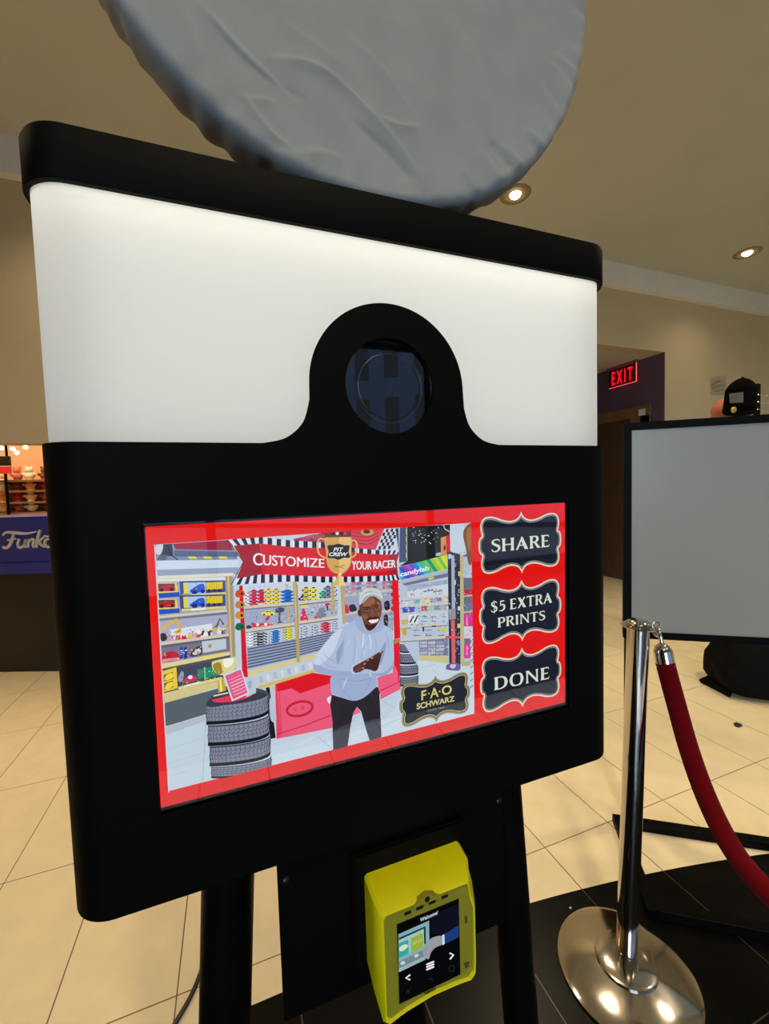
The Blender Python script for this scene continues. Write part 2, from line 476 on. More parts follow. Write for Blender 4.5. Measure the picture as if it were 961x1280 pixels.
struct('trim_2', bm, M_ceil, 'pale soffit of the exit passage')
bm = bmesh.new(); box(bm, -5.1, -5, -4.6, 8.2, 0, CEIL); struct('wall_left', bm, M_wall)
bm = bmesh.new(); box(bm, 7.5, 7.6, -4.6, 3.85, 0, CEIL); struct('wall_right', bm, M_wall)
bm = bmesh.new(); box(bm, -5, 0.4, 8.1, 8.2, 0, CEIL); box(bm, 0.4, 0.5, YW + T, 8.2, 0, CEIL)
struct('wall_shop', bm, mat('shop_paint', (240, 196, 160), 0.8, var=0.04, scale=3), 'peach back wall of the lit shop')
# window front behind the camera
bm = bmesh.new()
box(bm, -5, -3.3, -4.6, -4.5, 0, CEIL); box(bm, 5.8, 7.5, -4.6, -4.5, 0, CEIL); box(bm, -3.3, 5.8, -4.6, -4.5, 3.4, CEIL); box(bm, -3.3, 5.8, -4.6, -4.5, 0, 0.12)
struct('wall_front', bm, M_wall)
for k, x in enumerate((-3.3, -0.27, 2.76)):
    bm = bmesh.new(); x1 = x + 3.04
    box(bm, x, x + 0.06, -4.58, -4.5, 0.12, 3.4); box(bm, x1 - 0.06, x1, -4.58, -4.5, 0.12, 3.4); box(bm, x + 0.06, x1 - 0.06, -4.58, -4.5, 3.34, 3.4); box(bm, x + 0.06, x1 - 0.06, -4.58, -4.5, 0.12, 0.18)
    w = struct('window_%d' % (k + 1), bm, M_mull)
    bm = bmesh.new(); box(bm, x + 0.06, x1 - 0.06, -4.545, -4.54, 0.18, 3.34)
    obj('pane', bm, M_wpane, w)

# door in the passage wall
zt = onX(800, 508, XC).z
y_near, y_far = onX(826, 520, XC).y, onX(753, 520, XC).y
bm = bmesh.new(); box(bm, XC - 0.05, XC, YW + T + 0.02, 7.9, zt - 0.14, zt)
box(bm, XC - 0.05, XC, YW + T + 0.02, YW + T + 0.14, 0, zt - 0.14)
ym = onX(801, 520, XC).y
box(bm, XC - 0.05, XC, ym - 0.16, ym + 0.12, 0, zt - 0.14)
door = struct('door_1', bm, M_wood, 'brown wooden door frame on the purple passage wall')
bm = bmesh.new(); box(bm, XC - 0.03, XC, ym + 0.12, 7.6, 0, zt - 0.14); obj('door_leaf', bm, M_door, door)
bm = bmesh.new(); box(bm, XC - 0.03, XC, YW + T + 0.14, ym - 0.16, 0, zt - 0.14); obj('door_leaf', bm, M_door, door)
zz = zt - 0.1
bm = bmesh.new(); box(bm, XC - 0.056, XC - 0.05, ym - 0.1, ym - 0.01, zt - 0.13, zt - 0.05); obj('door_number', bm, M_white, door, label='small white number plate')

# ------------------------------------------------------------------ ceiling lamps in view
for (u, v, lab) in ((644, 243, 'recessed ceiling downlight just below the edge of the grey disc'), (934, 316, 'recessed ceiling downlight near the right edge above the display')):
    p = onZ(u, v, CEIL)
    t = thing('ceiling_light', lab, 'ceiling light', (p.x, p.y, CEIL), 'recessed ceiling downlights')
    bm = bmesh.new(); lathe(bm, [(0.072, -0.003), (0.075, -0.008), (0.125, -0.006), (0.13, 0.0)], 40, Matrix.Translation(p)); obj('trim_ring', bm, M_trim, t, True)
    bm = bmesh.new(); lathe(bm, [(0.0, -0.002), (0.072, -0.002)], 32, Matrix.Translation(p)); obj('recess', bm, M_trim, t)
    bm = bmesh.new(); lathe(bm, [(0.0, -0.03), (0.03, -0.026), (0.045, -0.012), (0.05, -0.002)], 24, Matrix.Translation(p)); obj('bulb', bm, M_bulb, t, True)

# ------------------------------------------------------------------ exit sign
p = onZ(761, 461, SOF); xs = p.x
t = thing('exit_sign', 'red glowing exit sign hanging from the passage soffit', 'exit sign', (xs, p.y, SOF))
ya, yb = p.y, onX(794.7, 452, xs).y
zb = onX(761.4, 485.7, xs).z
bm = bmesh.new(); box(bm, xs, xs + 0.01, yb, ya, zb, SOF - 0.035); obj('acrylic_plate', bm, M_acr, t)
bm = bmesh.new(); box(bm, xs - 0.02, xs + 0.03, yb - 0.02, ya + 0.02, SOF - 0.035, SOF); obj('housing', bm, mat('brushed_aluminium', (150, 120, 110), 0.4, 0.6, var=0.05), t)
bm = bmesh.new(); box(bm, xs - 0.001, xs + 0.011, yb, ya, zb - 0.006, zb); box(bm, xs - 0.001, xs + 0.011, yb - 0.006, yb, zb, SOF - 0.035); obj('lit_edge', bm, mat('lit_edge', (255, 120, 120), 0.4, var=0, emit=(255, 96, 90), estr=1.0), t)
vs, fs = text_mesh('E X I T', 0.015)
bm = bmesh.new(); h = SOF - 0.035 - zb; L = ya - yb
V = [bm.verts.new((xs - 0.004, ya - L * (0.12 + 0.76 * a), zb + h * (0.13 + 0.74 * b_))) for a, b_ in vs]
for f in fs: bm.faces.new([V[i] for i in f])
r = bmesh.ops.extrude_face_region(bm, geom=bm.faces[:]); bmesh.ops.translate(bm, verts=[v for v in r['geom'] if isinstance(v, bmesh.types.BMVert)], vec=(0.003, 0, 0))
obj('lettering', bm, M_red, t, label='glowing red EXIT letters')
lamp('exit_glow', 'POINT', (xs + 0.09, (ya + yb) / 2, SOF - 0.1), 1.0, (1, 0.05, 0.08), shadow_soft_size=0.05)
# ------------------------------------------------------------------ photo kiosk
XL, XR, YF, RC, DP = -0.197, 0.617, 0.531, 0.05, 0.20
Z0, Z1, Z2, Z3 = 0.891, 1.431, 1.701, 1.759
CX = (XL + XR) / 2
kiosk = thing('photo_kiosk', 'black photo kiosk with white light panel, camera window and touch screen', 'photo kiosk', (CX, YF + 0.12, 0))
def rrect(o=0.0, seg=10, front=0.0):
    """plan outline of the cabinet grown by o, starting on the front left, counter-clockwise seen from below"""
    x0, x1, y0, y1, r = XL - o, XR + o, YF - o + front, YF + DP + o, RC + o
    P = arc(x0 + r, y0 + r, r, 270, 180, seg) + arc(x0 + r, y1 - r, r, 180, 90, seg) + arc(x1 - r, y1 - r, r, 90, 0, seg) + arc(x1 - r, y0 + r, r, 0, -90, seg)
    return P
def zprism(poly, z0, z1):
    bm = bmesh.new(); prism(bm, poly, lambda p, k: (p[0], p[1], z0 if k == 0 else z1)); return bm
# body: C-shaped shell, open at the front where the face plate sits
bm = bmesh.new()
out = rrect(0.0, 12); inn = rrect(-0.003, 12)
n = len(out)
R_ = []
for P, z in ((out, Z0), (out, Z1), (inn, Z1), (inn, Z0)):
    R_.append([bm.verts.new((p[0], p[1], z)) for p in P])
for i in range(n - 1):
    for a, b_ in ((0, 1), (1, 2), (2, 3), (3, 0)):
        bm.faces.new((R_[a][i], R_[a][i + 1], R_[b_][i + 1], R_[b_][i]))
for k in (0, n - 1): bm.faces.new([R_[a][k] for a in range(4)])
obj('body_shell', bm, M_body, kiosk, 'auto')
bm = zprism(rrect(-0.0031, 12), Z0 + 0.001, Z0 + 0.004); obj('bottom_plate', bm, M_body, kiosk)
# face plate with the arched tab and two openings
def fill2d(loops, y0, y1):
    cu = bpy.data.curves.new('outline', 'CURVE'); cu.dimensions = '2D'; cu.fill_mode = 'BOTH'; cu.extrude = (y1 - y0) / 2
    for L in loops:
        s = cu.splines.new('POLY'); s.points.add(len(L) - 1); s.use_cyclic_u = True
        for q, p in zip(s.points, L): q.co = (p[0], p[1], 0, 1)
    o = bpy.data.objects.new('outline', cu); COL.objects.link(o)
    dg = bpy.context.evaluated_depsgraph_get(); me = o.evaluated_get(dg).to_mesh()
    bm = bmesh.new(); bm.from_mesh(me); o.evaluated_get(dg).to_mesh_clear()
    bpy.data.objects.remove(o); bpy.data.curves.remove(cu)
    bmesh.ops.remove_doubles(bm, verts=bm.verts, dist=1e-5)
    for v in bm.verts: v.co = Vector((v.co.x, (y0 + y1) / 2 - v.co.z, v.co.y))
    return bm
ACX, ACZ, AR = 0.2095, 1.507, 0.1105
FR = 0.04
outline = [(XL + RC, Z0), (XR - RC, Z0), (XR - RC, Z1)]
# right flare, arch, left flare
cxr = ACX + AR + FR * 0.9
outline += [tuple(v)[:2] for v in catmull([(ACX + AR + 0.06, Z1, 0), (ACX + AR + 0.032, Z1 + 0.007, 0), (ACX + AR + 0.010, Z1 + 0.027, 0), (ACX + AR + 0.0005, Z1 + 0.056, 0)], 6)][:-1]
outline += arc(ACX, ACZ, AR, 0, 180, 48)
outline += [tuple(v)[:2] for v in catmull([(ACX - AR - 0.0005, Z1 + 0.056, 0), (ACX - AR - 0.010, Z1 + 0.027, 0), (ACX - AR - 0.032, Z1 + 0.007, 0), (ACX - AR - 0.06, Z1, 0)], 6)]
outline += [(XL + RC, Z1)]
SX0, SX1, SZ0, SZ1 = -0.0965, 0.514, 0.9965, 1.3395
LR = 0.0635
LCX, LCZ = 0.209, 1.509
hole = [(SX0, SZ0), (SX0, SZ1), (SX1, SZ1), (SX1, SZ0)]
bm = fill2d([outline, hole, arc(LCX, LCZ, LR, 0, 360 - 360 / 64, 63)[::-1]], YF, YF + 0.004)
obj('face_plate', bm, M_body, kiosk)
# camera window
YM = Matrix.Rotation(math.radians(90), 4, 'X')        # lathe axis z -> -y
bm = bmesh.new(); lathe(bm, [(LR + 0.006, -0.0002), (LR + 0.006, -0.005), (LR, -0.005), (LR, -0.0002)], 64, Matrix.Translation((LCX, YF + 0.004, LCZ)) @ YM)
obj('lens_ring', bm, M_blackpl, kiosk, 'auto')
bm = bmesh.new(); lathe(bm, [(0, -0.0045), (LR + 0.001, -0.0045), (LR + 0.001, -0.0075), (0, -0.0075)], 64, Matrix.Translation((LCX, YF + 0.002, LCZ)) @ YM)
lens = obj('lens_glass', bm, M_lensg, kiosk, 'auto')
bm = bmesh.new(); lathe(bm, [(0.044, 0.0), (0.0465, -0.0008), (0.049, 0.0)], 64, Matrix.Translation((LCX, YF + 0.0062, LCZ)) @ YM)
obj('lens_rim', bm, mat('lens_rim', (13, 14, 17), 0.35, var=0.2), lens)
# lit white panel
bm = bmesh.new(); P = rrect(-0.004, 14, 0.0065)
ra = [bm.verts.new((p[0], p[1], Z1 - 0.004)) for p in P]; rb = [bm.verts.new((p[0], p[1], Z2 + 0.004)) for p in P]
for i in range(len(P)): bm.faces.new((ra[i], ra[(i + 1) % len(P)], rb[(i + 1) % len(P)], rb[i]))
lp = obj('light_panel', bm, M_light, kiosk, 'auto', label='white translucent panel lit from inside')
bm = zprism(rrect(-0.034, 10, 0.0065), Z1 - 0.03, Z2 + 0.02); obj('led_core', bm, M_core, kiosk)
# top cap with a lip over the panel
bm = bmesh.new()
o1 = rrect(0.0, 14)
rings = []
for P, z in ((rrect(-0.0035, 14, 0.0065), Z2 + 0.003), (rrect(-0.0025, 14, 0.0055), Z2), (rrect(-0.001, 14), Z2 - 0.0003), (o1, Z2 + 0.0015), (o1, Z3 - 0.006), (rrect(-0.002, 14), Z3 - 0.0015), (rrect(-0.007, 14), Z3)):
    rings.append([bm.verts.new((p[0], p[1], z)) for p in P])
for a, b_ in zip(rings, rings[1:]):
    m_ = len(a)
    for i in range(m_): bm.faces.new((a[i], a[(i + 1) % m_], b_[(i + 1) % m_], b_[i]))
bm.faces.new(rings[-1])
obj('top_cap', bm, M_body, kiosk, 'auto')
# led strip under the cap, just behind the panel
bm = bmesh.new()
a, b_ = rrect(-0.007, 14, 0.0065), rrect(-0.030, 14, 0.0065)
rr = [[bm.verts.new((p[0], p[1], z)) for p in P] for P, z in ((a, Z2 + 0.002), (b_, Z2 + 0.002))]
for i in range(len(a)): bm.faces.new((rr[0][i], rr[0][(i + 1) % len(a)], rr[1][(i + 1) % len(a)], rr[1][i]))
obj('led_strip', bm, M_led, kiosk, label='strip of light diodes under the cap')

# ---- touch screen
YS = YF + 0.006
bm = bmesh.new(); box(bm, SX0 - 0.01, SX1 + 0.01, YS + 0.004, YS + 0.04, SZ0 - 0.01, SZ1 + 0.01)
screen = obj('touch_screen', bm, mat('screen_bezel', (3, 3, 4), 0.4, var=0.1, spec=0.2), kiosk, label='touch screen showing a photo and three menu buttons')
NY = Vector((0, -1, 0))
YP = YS + 0.0035
s2w = lambda u, v: onY(u, v, YP)
pc = Pic(s2w, NY, 2.4e-6)
c1 = lambda x, y: (170 + x / 3.121, 620 + y / 3.122)
c2 = lambda x, y: (440 + x / 3.2, 620 + y / 3.2)
d1 = lambda x, y: (280 + x / 4.004, 650 + y / 4.0)
d2 = lambda x, y: (370 + x / 5.819, 720 + y / 5.818)
d3 = lambda x, y: (190 + x / 4.923, 720 + y / 4.923)
d4 = lambda x, y: (300 + x / 6.4, 720 + y / 6.4)
d5 = lambda x, y: (490 + x / 8.736, 830 + y / 8.737)
d6 = lambda x, y: (590 + x / 4.925, 630 + y / 4.923)
d8 = lambda x, y: (490 + x / 6.09, 640 + y / 6.095)
def Q(c, pts, col, **k): pc.poly([c(*p) for p in pts], col, **k)
def B(c, pts, col, **k): pc.blob([c(*p) for p in pts], col, **k)
def L(c, pts, w, col, **k): pc.line([c(*p) for p in pts], w, col, **k)
def rect(c, x0, y0, x1, y1, col, dy=0, **k): Q(c, [(x0, y0), (x1, y0 + dy), (x1, y1 + dy), (x0, y1)], col, **k)
# red ground of the screen
pc.poly([(181.9, 658.4), (704.9, 628.4), (704.6, 877), (201.4, 1008.3)], (232, 26, 20))
# photograph area
PH = [(194, 680.5), (587.5, 653.5), (592, 891.5), (211, 988.8)]
pc.poly(PH, (196, 212, 228))
# --- upper left fittings
Q(c1, [(75, 190), (370, 170), (400, 260), (80, 275)], (128, 142, 176))
Q(c1, [(145, 187), (365, 172), (378, 212), (155, 208)], (158, 40, 66))
Q(c1, [(75, 190), (140, 187), (146, 235), (78, 232)], (60, 64, 78))
B(c1, [(78, 192), (105, 190), (98, 225), (80, 228)], (205, 214, 228)); B(c1, [(90, 235), (120, 232), (110, 270), (80, 272)], (96, 104, 120))
L(c1, [(120, 190), (140, 232), (180, 262)], 1.2, (36, 38, 52)); L(c1, [(180, 250), (186, 272)], 4, (64, 70, 90))
Q(c1, [(150, 212), (395, 218), (398, 238), (150, 236)], (92, 104, 140))
for k in range(3): Q(c1, [(200 + 60 * k, 236), (232 + 60 * k, 236), (240 + 60 * k, 245), (208 + 60 * k, 245)], (228, 216, 60))
Q(c1, [(80, 252), (398, 248), (400, 290), (82, 288)], (206, 222, 238)); Q(c1, [(82, 288), (400, 278), (400, 306), (84, 312)], (150, 166, 192))
Q(c1, [(84, 312), (380, 300), (378, 318), (85, 322)], (228, 224, 206))
# --- left shelving
Q(d3, [(30, 20), (500, 0), (520, 640), (75, 780)], (158, 166, 196))
Q(d3, [(30, 20), (460, 5), (460, 30), (32, 36)], (226, 226, 220))
for (y, dy) in ((40, 0), (140, 0)):
    Q(d3, [(32, y), (150, y), (166, y + 92), (40, y + 96)], (236, 208, 90))
    Q(d3, [(36, y + 8), (140, y + 6), (142, y + 52), (40, y + 56)], (92, 70, 84))
    B(d3, [(40, y + 40), (70, y + 18), (110, y + 16), (138, y + 34), (136, y + 46), (44, y + 50)], (196, 36, 48))
    pc.ell(*d3(60, y + 46), 2.2, 2.2, (30, 28, 34)); pc.ell(*d3(120, y + 42), 2.2, 2.2, (30, 28, 34))
    Q(d3, [(38, y + 66), (168, y + 58), (170, y + 88), (44, y + 96)], (44, 86, 196))
for y in (32, 118):
    Q(d3, [(168, y), (450, y - 6), (452, y + 84), (176, y + 100)], (62, 82, 150))
    Q(d3, [(192, y + 10), (330, y + 6), (330, y + 74), (196, y + 78)], (176, 204, 238))
    Q(d3, [(192, y + 10), (215, y + 8), (222, y + 76), (196, y + 78)], (236, 214, 70))
    B(d3, [(235, y + 56), (262, y + 36), (290, y + 20), (318, y + 18), (326, y + 58), (310, y + 68), (240, y + 70)], (44, 92, 214))
    pc.ell(*d3(262, y + 66), 3.6, 2.9, (36, 52, 120)); pc.ell(*d3(312, y + 62), 3, 2.4, (36, 52, 120))
    Q(d3, [(332, y + 8), (434, y + 4), (434, y + 46), (334, y + 54)], (240, 208, 40))
    for k in range(7): L(d3, [(340 + 14 * k, y + 10), (340 + 14 * k, y + 50)], 0.5, (190, 150, 20), same=k > 0)
    for k in range(3): pc.ell(*d3(350 + 32 * k, y + 58), 2.1, 2.1, (60, 54, 60), same=k > 0)
    Q(d3, [(180, y + 84), (452, y + 66), (453, y + 82), (182, y + 100)], (224, 214, 120))
    Q(d3, [(240, y + 84), (330, y + 78), (330, y + 90), (240, y + 96)], (240, 240, 236))
Q(d3, [(44, 246), (458, 202), (460, 220), (46, 262)], (214, 206, 186)); Q(d3, [(46, 262), (460, 220), (462, 236), (47, 276)], (120, 122, 144))
# second shelf: diggers and small figures
Q(d3, [(47, 276), (462, 236), (470, 360), (55, 412)], (172, 176, 206))
Q(d3, [(110, 330), (370, 292), (370, 370), (120, 392)], (222, 230, 240))
L(d3, [(52, 330), (110, 290), (150, 268), (168, 300), (172, 345)], 3.4, (228, 186, 44)); B(d3, [(140, 340), (178, 330), (172, 350), (146, 352)], (214, 168, 40))
B(d3, [(50, 360), (80, 352), (92, 388), (60, 400)], (52, 48, 60))
L(d3, [(360, 345), (400, 305), (418, 262), (440, 300)], 2.2, (90, 84, 80)); L(d3, [(370, 338), (396, 320)], 3.4, (226, 186, 50)); L(d3, [(430, 330), (462, 312)], 3, (226, 186, 50))
for k, (x, y, c) in enumerate(((118, 388, (236, 150, 170)), (160, 376, (224, 60, 70)), (195, 380, (226, 40, 44)), (232, 370, (226, 200, 90)), (262, 366, (236, 170, 180)), (285, 372, (206, 60, 70)), (310, 348, (60, 60, 78)), (345, 352, (46, 46, 60)), (330, 362, (236, 240, 244)), (415, 340, (226, 226, 232)), (440, 345, (100, 104, 120)), (290, 340, (238, 240, 244)))):
    B(d3, [(x - 14, y + 14), (x - 10, y - 14), (x + 4, y - 24), (x + 14, y - 8), (x + 13, y + 14)], c); pc.ell(*d3(x, y - 18), 1.6, 1.6, (240, 220, 200))
Q(d3, [(54, 408), (470, 352), (474, 370), (58, 426)], (216, 206, 184)); Q(d3, [(58, 426), (474, 370), (474, 384), (58, 442)], (98, 96, 116))
# third shelf
Q(d3, [(58, 442), (474, 384), (480, 462), (62, 530)], (122, 116, 140))
B(d3, [(62, 500), (90, 470), (130, 462), (162, 480), (166, 516), (70, 528)], (196, 30, 50)); Q(d3, [(62, 512), (168, 500), (168, 516), (64, 528)], (232, 150, 160))
for x, c in ((170, (44, 70, 170)), (196, (40, 50, 130))): Q(d3, [(x, 440), (x + 20, 436), (x + 22, 505), (x + 2, 512)], c); L(d3, [(x + 4, 460), (x + 18, 458)], 1, (226, 226, 236))
B(d3, [(235, 480), (270, 440), (306, 432), (306, 480), (250, 496)], (60, 58, 66)); B(d3, [(250, 470), (290, 445), (300, 470), (262, 486)], (220, 214, 206))
Q(d3, [(306, 402), (455, 384), (458, 448), (312, 474)], (196, 204, 214)); pc.ell(*d3(356, 430), 2.2, 2.6, (180, 150, 90))
Q(d3, [(60, 540), (478, 466), (480, 486), (62, 570)], (226, 214, 150)); Q(d3, [(310, 494), (436, 470), (436, 484), (312, 508)], (238, 222, 80)); Q(d3, [(62, 570), (480, 486), (482, 500), (64, 586)], (86, 80, 92))
# bottom shelf
Q(d3, [(64, 586), (482, 500), (500, 610), (72, 720)], (70, 72, 92))
Q(d3, [(66, 585), (150, 560), (158, 690), (72, 715)], (238, 206, 60)); Q(d3, [(72, 608), (128, 590), (132, 632), (74, 650)], (110, 100, 70)); Q(d3, [(74, 660), (128, 642), (132, 684), (76, 704)], (110, 100, 70))
B(d3, [(76, 634), (95, 604), (126, 598), (128, 626), (90, 642)], (246, 216, 60)); B(d3, [(78, 692), (95, 660), (126, 652), (128, 678), (92, 698)], (246, 216, 60))
B(d3, [(190, 648), (215, 622), (262, 614), (272, 640), (210, 656)], (206, 60, 80)); pc.ell(*d3(235, 622), 3, 2.4, (236, 236, 240)); B(d3, [(160, 640), (180, 586), (196, 600), (186, 648)], (150, 160, 180))
Q(d3, [(278, 575), (430, 548), (436, 606), (282, 634)], (24, 148, 100)); L(d3, [(324, 560), (326, 640)], 1.6, (170, 190, 180))
Q(d3, [(160, 682), (430, 620), (432, 636), (164, 700)], (232, 214, 120)); L(d3, [(200, 676), (300, 652)], 2, (236, 236, 230))
Q(d3, [(72, 722), (520, 622), (520, 650), (80, 782)], (214, 202, 140))
Q(d3, [(76, 782), (520, 660), (520, 830), (84, 922)], (88, 98, 106))
Q(d3, [(450, 0), (490, 0), (512, 490), (480, 498)], (172, 152, 106)); Q(d3, [(462, 0), (474, 0), (494, 494), (484, 496)], (206, 190, 140))
# --- middle shelving
Q(d4, [(10, 60), (780, 20), (780, 620), (60, 800)], (188, 200, 222))
Q(d4, [(20, 68), (470, 38), (470, 190), (34, 240)], (206, 218, 236)); Q(d4, [(460, 40), (780, 20), (780, 180), (470, 200)], (206, 218, 236))
def car(c, x, y, w, h, col, dark=(40, 44, 60)):
    B(c, [(x, y + h * .75), (x + w * .04, y + h * .45), (x + w * .25, y + h * .35), (x + w * .36, y + .05 * h), (x + w * .72, y), (x + w * .86, y + h * .32), (x + w, y + h * .42), (x + w, y + h * .8), (x + w * .5, y + h * .92)], col, n=3)
    Q(c, [(x + w * .34, y + h * .34), (x + w * .42, y + h * .14), (x + w * .68, y + h * .1), (x + w * .76, y + h * .32)], dark)
    pc.ell(*c(x + w * .22, y + h * .8), w * .085 / 6.0, h * .17 / 6.0, dark, n=10); pc.ell(*c(x + w * .8, y + h * .78), w * .085 / 6.0, h * .17 / 6.0, dark, n=10)
def cars(c, x, y, nx, ny, w, h, col, sk=0, dark=(40, 44, 60)):
    for j in range(ny):
        for i in range(nx): car(c, x + i * w, y + j * h + sk * i, w * 1.02, h * 1.15, col, dark)
cars(d4, 34, 130, 1, 4, 60, 27, (224, 230, 240)); cars(d4, 72, 108, 1, 5, 68, 25, (226, 60, 96)); cars(d4, 132, 106, 1, 4, 70, 27, (222, 50, 84))
cars(d4, 190, 98, 1, 4, 66, 32, (238, 216, 80), dark=(90, 96, 104)); cars(d4, 250, 98, 1, 4, 70, 30, (236, 210, 62), dark=(90, 96, 104)); cars(d4, 322, 108, 1, 4, 102, 26, (36, 112, 206), dark=(26, 62, 140))
cars(d4, 466, 156, 1, 1, 58, 38, (40, 50, 196)); cars(d4, 486, 84, 1, 3, 72, 36, (206, 196, 80)); cars(d4, 545, 84, 1, 3, 72, 36, (234, 222, 100)); cars(d4, 630, 116, 1, 2, 60, 30, (70, 190, 120)); cars(d4, 665, 76, 1, 3, 66, 33, (120, 136, 160)); cars(d4, 722, 84, 1, 3, 60, 33, (206, 216, 226))
# shelf boards
def board(x0, y0, x1, y1, t=22): Q(d4, [(x0, y0), (x1, y1), (x1, y1 + t), (x0, y0 + t * 1.1)], (214, 206, 184)); Q(d4, [(x0, y0 + t * 1.1), (x1, y1 + t), (x1, y1 + t + 9), (x0, y0 + t * 1.1 + 9)], (118, 122, 142))
Q(d4, [(36, 268), (440, 236), (440, 372), (40, 432)], (164, 172, 202)); Q(d4, [(470, 226), (780, 204), (780, 320), (470, 362)], (176, 184, 210))
board(34, 238, 430, 206); board(470, 202, 780, 168)
B(d4, [(95, 400), (180, 372), (210, 330), (235, 316), (225, 350), (180, 376), (255, 384), (250, 396), (110, 408)], (220, 44, 66)); B(d4, [(88, 372), (130, 380), (140, 400), (100, 396)], (226, 60, 80))
car(d4, 170, 272, 105, 44, (240, 226, 80)); pc.ell(*d4(140, 388), 1.9, 1.9, (244, 244, 246)); pc.ell(*d4(205, 386), 1.9, 1.9, (244, 244, 246))
B(d4, [(280, 270), (310, 250), (352, 256), (350, 282), (320, 290), (290, 292)], (72, 82, 96)); L(d4, [(318, 280), (312, 340), (322, 376)], 2.4, (84, 90, 104)); L(d4, [(300, 372), (336, 368)], 2, (96, 100, 114)); B(d4, [(50, 400), (80, 392), (90, 414), (60, 424)], (50, 56, 96))
B(d4, [(482, 356), (496, 280), (510, 252), (526, 300), (544, 352)], (226, 54, 84)); B(d4, [(480, 240), (510, 232), (545, 240), (556, 248), (500, 256)], (232, 216, 90)); B(d4, [(590, 326), (625, 306), (650, 322), (640, 340), (600, 340)], (226, 66, 90))
B(d4, [(610, 320), (640, 256), (676, 258), (690, 310), (660, 330)], (128, 138, 156)); B(d4, [(668, 230), (700, 214), (724, 226), (700, 242)], (216, 50, 84)); L(d4, [(696, 240), (700, 276)], 2.2, (60, 60, 74)); B(d4, [(720, 300), (750, 270), (766, 290), (740, 310)], (170, 178, 200))
board(44, 424, 440, 370); board(470, 358, 780, 316)
cars(d4, 52, 446, 1, 5, 52, 23, (240, 244, 248)); cars(d4, 105, 446, 1, 5, 106, 22, (46, 44, 50), dark=(220, 220, 224)); cars(d4, 222, 438, 1, 5, 54, 20, (200, 212, 226), dark=(30, 40, 80)); cars(d4, 250, 430, 1, 5, 66, 21, (44, 124, 214), dark=(24, 60, 130))
cars(d4, 335, 412, 1, 5, 40, 20, (206, 210, 150)); cars(d4, 358, 405, 1, 5, 62, 21, (236, 226, 40), dark=(110, 110, 60))
cars(d4, 474, 396, 1, 4, 72, 22, (198, 208, 222)); cars(d4, 560, 386, 1, 4, 72, 21, (194, 204, 218)); cars(d4, 638, 366, 1, 4, 82, 21, (226, 50, 84), dark=(130, 20, 50)); cars(d4, 728, 356, 1, 4, 56, 20, (200, 208, 222))
# slat wall
Q(d4, [(58, 570), (452, 500), (456, 652), (64, 742)], (150, 162, 190)); Q(d4, [(470, 498), (770, 436), (770, 560), (480, 640)], (150, 162, 190))
for k in range(7):
    L(d4, [(58, 584 + 24 * k), (455, 512 + 21.5 * k)], 1.3, (62, 70, 98), same=k > 0)
    L(d4, [(474, 506 + 20 * k), (770, 446 + 17 * k)], 1.1, (62, 70, 98), same=True)
Q(d4, [(62, 760), (640, 610), (640, 640), (66, 796)], (222, 206, 140))
for x in (425, 0):
    if x: Q(d4, [(422, 40), (450, 38), (478, 684), (452, 688)], (178, 156, 100)); Q(d4, [(430, 40), (440, 40), (466, 684), (458, 686)], (214, 198, 140))
Q(d4, [(370, 236), (396, 232), (398, 366), (378, 372)], (190, 176, 130)); Q(d4, [(364, 66), (386, 64), (388, 96), (368, 98)], (200, 186, 140))
Q(d4, [(725, 40), (752, 38), (756, 280), (732, 284)], (190, 172, 118))
# right middle shelving behind the person
Q(d2, [(330, 50), (600, 30), (700, 25), (705, 400), (345, 330)], (160, 168, 196))
for y in (60, 95): 
    for k in range(9): B(d2, [(360 + 38 * k, y - 2 * k), (372 + 38 * k, y - 16 - 2 * k), (392 + 38 * k, y - 12 - 2 * k), (392 + 38 * k, y + 4 - 2 * k), (366 + 38 * k, y + 8 - 2 * k)], ((200, 190, 214), (216, 110, 140), (120, 124, 150))[k % 3], n=3)
L(d2, [(345, 140), (700, 100)], 3, (206, 198, 176)); L(d2, [(350, 275), (460, 260), (620, 256), (700, 246)], 3, (206, 198, 176))
B(d2, [(354, 210), (372, 210), (386, 262), (356, 268)], (224, 50, 84)); B(d2, [(384, 215), (420, 205), (440, 245), (395, 258)], (52, 52, 62)); B(d2, [(640, 190), (672, 180), (678, 236), (645, 244)], (40, 38, 44)); B(d2, [(636, 290), (664, 284), (664, 360), (640, 366)], (46, 44, 54))
Q(d2, [(318, 45), (350, 45), (356, 345), (336, 350)], (190, 172, 118)); Q(d2, [(0, 60), (12, 60), (26, 620), (4, 620)], (186, 164, 106))
# --- floor of the photo and the counter
Q(d3, [(84, 922), (330, 848), (345, 1255), (108, 1290)], (196, 214, 224)); Q(d3, [(84, 922), (330, 848), (332, 888), (86, 975)], (184, 192, 206))
L(d3, [(84, 926), (330, 850)], 0.5, (206, 222, 232)); L(d3, [(188, 890), (188, 945)], 0.4, (150, 164, 180)); L(d3, [(332, 850), (312, 1270)], 0.5, (140, 156, 172)); L(d3, [(90, 1062), (335, 990)], 0.4, (170, 188, 200)); L(d3, [(95, 1150), (335, 1080)], 0.4, (170, 188, 200)); L(d3, [(100, 1230), (220, 1195)], 0.4, (160, 180, 194))
pc.poly([(318, 950), (413, 925), (480, 900), (520, 850), (592, 830), (592, 891.5), (318, 961.5)], (204, 220, 232))
L(d2, [(0, 1232), (250, 1100)], 0.5, (226, 236, 240)); L(d2, [(150, 1160), (270, 1262)], 0.5, (150, 166, 182)); L(d2, [(620, 1090), (760, 1030)], 0.5, (150, 170, 184)); L(d2, [(620, 900), (720, 960)], 0.5, (160, 178, 190)); L(d2, [(400, 1060), (450, 1010)], 0.4, (150, 170, 184))
